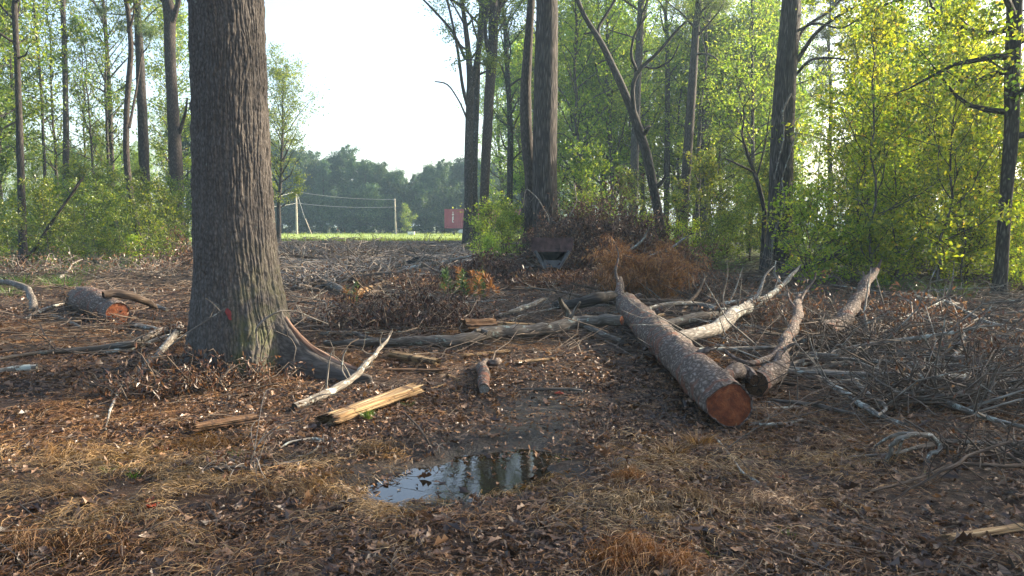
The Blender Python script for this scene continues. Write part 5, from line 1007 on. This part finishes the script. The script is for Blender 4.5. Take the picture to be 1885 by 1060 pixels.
tag(dg_.build('dry_grass_litter', M['litgrass']), 'matted dry grass over the foreground, coloured pale for patches of sunlight', 'dry grass', kind='stuff')
tb2 = MB(); x, y = near_pts(6000, 3., 9, rl, dens=lambda a, b: dlit(a, b)*.8+.1*(puddle_d(a, b) > 0)); twigs3(tb2, x, y, rl.uniform(.08, .5, len(x)), rl.uniform(.0012, .004, len(x)), rl)
x, y = near_pts(7000, 9, 24, rl); twigs3(tb2, x, y, rl.uniform(.25, 1.2, len(x)), rl.uniform(.003, .011, len(x)), rl, .16, .12)
xr = rl.uniform(1.9, 9, 2600); yr = rl.uniform(6, 15, 2600); ok = (xr > .34*yr); twigs3(tb2, xr[ok], yr[ok], rl.uniform(.2, 1.1, ok.sum()), rl.uniform(.002, .008, ok.sum()), rl, .2, .15)
tb3 = MB(); yf = rl.uniform(22, 66, 7000); xf = yf*rl.uniform(-.33, .0, 7000)+rl.normal(size=7000)*.5; twigs3(tb3, xf, yf, rl.uniform(.5, 1.9, 7000), rl.uniform(.010, .034, 7000), rl, .05, .12, rl.normal(size=7000)*.7)
yf = rl.uniform(20, 34, 2500); xf = yf*rl.uniform(-.66, .66, 2500); twigs3(tb2, xf, yf, rl.uniform(.4, 1.6, 2500), rl.uniform(.005, .016, 2500), rl, .2, .2)
tag(tb3.build('branch_litter', M['twigp']), 'greyish broken sticks covering the ground before the field', 'sticks', kind='stuff')
tag(tb2.build('twig_litter', M['twig']), 'thin bare twigs scattered over the whole clearing', 'twigs', kind='stuff')
cl = MB(); yf = 20+49*rl.random(9000); xf = yf*rl.uniform(-.34, .05, 9000); litter_leaves(cl, xf, yf, .2, rl, .12)
tag(cl.build('far_litter', M['litter']), 'dead leaves and bark chips between the far branches', 'leaf litter', kind='stuff')
# straw clumps, grass tufts, red leaves: things
def clump(px, py, r, h, n, mat, label, seed, cat='straw clump', name='straw_clump', L=.2, wd=.0028):
    rng = np.random.default_rng(seed); o = P(px, py, 0); q = np.clip(rng.normal(size=(n, 2)), -1.9, 1.9)*r*np.array([.75, .45]); q = q+np.stack([vnoise(q[:, 0]*9, q[:, 1]*9+seed), vnoise(q[:, 0]*9+5, q[:, 1]*9+seed)], -1)*r*.5; rr = np.hypot(q[:, 0], q[:, 1]); C = np.stack([q[:, 0], q[:, 1], hgt(q[:, 0]+o[0], q[:, 1]+o[1])-o[2]+h*np.exp(-(rr/r)**2*1.5)*rng.random(n)], -1); da = rng.uniform(0, 6.28)+rng.normal(size=n)*.9
    T = np.stack([np.cos(da), np.sin(da), rng.normal(size=n)*.35], -1); m = MB(); strips(m, C+[0, 0, .01], T, rng.uniform(.5, 1.1, n)*L, wd, rng, .4, ter=False); return tag(m.build(name, M[mat], None, tuple(o)), label, cat)
clump(1170, 1035, .20, .07, 1000, 'deadO', 'large reddish pine straw heap at the bottom edge of the picture', 1)
clump(1150, 888, .085, .05, 420, 'deadO', 'small orange pine straw nest right of the puddle', 2, L=.12)
clump(1410, 930, .16, .05, 700, 'straw', 'olive-brown straw mound in the lower right foreground', 5, L=.14)
clump(95, 905, .2, .04, 300, 'drygrass', 'golden straw clump in the left foreground', 6)
clump(120, 840, .28, .03, 300, 'drygrass', 'golden straw drift above the left straw clump', 7)
clump(160, 1010, .14, .04, 600, 'straw', 'brush-like straw bundle at the bottom left', 8, L=.14)
clump(1270, 925, .12, .04, 260, 'drygrass', 'pale straw tuft below the two dry grass clumps', 9, L=.12)
clump(30, 1015, .2, .03, 450, 'straw', 'reddish needle drift in the bottom left corner', 10)
clump(560, 905, .25, .03, 280, 'drygrass', 'flattened tan grass left of the puddle', 11)
clump(700, 835, .14, .06, 300, 'drygrass', 'olive grass hummock on the upper left bank of the puddle', 13, L=.12)
clump(360, 830, .3, .03, 500, 'drygrass', 'golden straw drift behind the dark plank end', 15)
def tuft(px, py, h, n, label, seed, mat='grass', cat='grass tuft', r=.04, name='grass_tuft'):
    rng = np.random.default_rng(seed); o = P(px, py, -.005); m = MB(); a = rng.uniform(0, 6.28, n); rr = rng.random(n)*r; L = h*rng.uniform(.5, 1.1, n); d = nrm(np.stack([np.cos(a)*.45, np.sin(a)*.45, np.ones(n)], -1)); b = np.stack([np.cos(a)*rr, np.sin(a)*rr, 0*a], -1); S = nrm(np.cross(d, rng.normal(size=(n, 3)))); w_ = (.004+.012*h); p1 = b+d*L[:, None]*.55; p2 = b+d*L[:, None]+np.stack([np.cos(a), np.sin(a), 0*a-.6], -1)*L[:, None]*.25
    V = np.stack([b-S*w_/2, b+S*w_/2, p1+S*w_*.4, p1-S*w_*.4, p2+S*w_*.05, p2-S*w_*.05], 1).reshape(-1, 3); F = (np.array([[0, 1, 2, 3], [3, 2, 4, 5]])[None]+(np.arange(n)*6)[:, None, None]).reshape(-1, 4); m.add(V, F, 0, None, False); return tag(m.build(name, M[mat], None, tuple(o)), label, cat)
tuft(676, 772, .13, 60, 'bright green grass tuft in front of the yellow split log', 1)
tuft(752, 752, .09, 40, 'green grass tuft at the right end of the yellow split log', 2)
tuft(548, 695, .12, 40, 'green grass tuft by the right root of the huge oak', 3)
tuft(200, 872, .07, 30, 'small green tuft in the left foreground, left one', 4)
tuft(245, 880, .07, 30, 'small green tuft in the left foreground, right one', 5)
tuft(435, 842, .07, 24, 'small green tuft left of the pale forked twig', 6)
tuft(1455, 985, .06, 14, 'bright green sprig in the lower right foreground', 7)
tuft(377, 1025, .05, 16, 'small green tuft near the bottom edge, left of centre', 8)
tuft(108, 1045, .05, 14, 'green sprig at the bottom left', 9)
tuft(1310, 1025, .05, 14, 'green sprig near the bottom edge right of the straw heap', 10)
tuft(1700, 880, .05, 12, 'green sprig below the hooped branch', 11)
tuft(1238, 842, .14, 150, 'pale dry grass clump below the big felled log', 30, 'drygrass', 'dry grass clump', .10)
tuft(1285, 822, .15, 150, 'pale dry grass clump right under the red-brown cut end', 31, 'drygrass', 'dry grass clump', .10)
tuft(1205, 860, .10, 90, 'thin dry grass left of the dry grass clumps by the log', 32, 'straw', 'dry grass clump', .12)
for k, (px, py, s, rr) in enumerate([(40, 528, .5, .5), (90, 515, .55, .6), (150, 512, .6, .6), (190, 505, .5, .5), (235, 500, .5, .5), (15, 545, .4, .5), (120, 530, .45, .5), (1330, 500, .5, .7), (1270, 495, .5, .7), (1530, 520, .5, .6), (1640, 535, .5, .6), (1740, 545, .5, .6)]):
    tuft(px, py, s, 160, 'weedy grass clump at the wood edge, '+['at the left edge', 'left of the bent grey branch tip', 'above the stout log, left', 'above the stout log, right', 'before the bowed slender tree', 'lowest at the left edge', 'right above the stout log', 'left of the thick dark oak', 'right of the mound', 'behind the short log with the broken tip', 'below the yellow thicket, middle', 'below the yellow thicket, right'][k], 100+k, 'grass' if k < 7 else 'leafY' if False else 'grass', 'grass clump', rr)
def redleaf(px, py, L, label, seed, mat='redleaf'):
    rng = np.random.default_rng(seed); o = P(px, py, .02); m = MB(); x = rng.normal(size=2)*.01; 
    n = 2; T = None; litter_leaves(m, np.array([o[0], o[0]+L*.3]), np.array([o[1], o[1]-L*.15]), L, rng, .01); m.v = [v-o for v in m.v]; tag(m.build('fallen_leaf', M[mat], None, tuple(o)), label, 'leaf')
for k, (px, py, L, lb_) in enumerate([(276, 921, .11, 'bright orange-red fallen leaf in the left foreground'), (1146, 966, .07, 'dark red fallen leaf near the bottom, right of centre'), (1028, 722, .10, 'small red leaf in the track right of the birch piece'), (298, 824, .08, 'red leaf above the dark plank end'), (1430, 875, .07, 'red leaf in the right foreground'), (1003, 645, .10, 'red leaf below the long smooth limb'), (762, 980, .08, 'orange leaf near the bottom below the puddle')]):
    redleaf(px, py, L, lb_, 10+k)
# kinds that were prepared but not planted
for ps in PR.values():
    for p_ in ps:
        if p_.name not in first_used:
            for ch in list(p_.children): bpy.data.objects.remove(ch)
            bpy.data.objects.remove(p_)
for fs in FB.values():
    for o in fs:
        if o.name not in usedF: bpy.data.objects.remove(o)
# ---------------------------------------------------------------- haze
hb = MB(); hb.box((0, 0, 12.9), (1900, 1900, 27.8)); hz = hb.build('haze', M['white']); hz.data.materials.clear()
m_, t_, o_ = newmat('haze'); pv = t_.nodes.new('ShaderNodeVolumePrincipled'); pv.inputs['Color'].default_value = (.60, .84, 1., 1); pv.inputs['Density'].default_value = .0008; pv.inputs['Anisotropy'].default_value = .35
t_.links.new(pv.outputs[0], o_.inputs['Volume']); hz.data.materials.append(m_); tag(hz, kind='stuff')
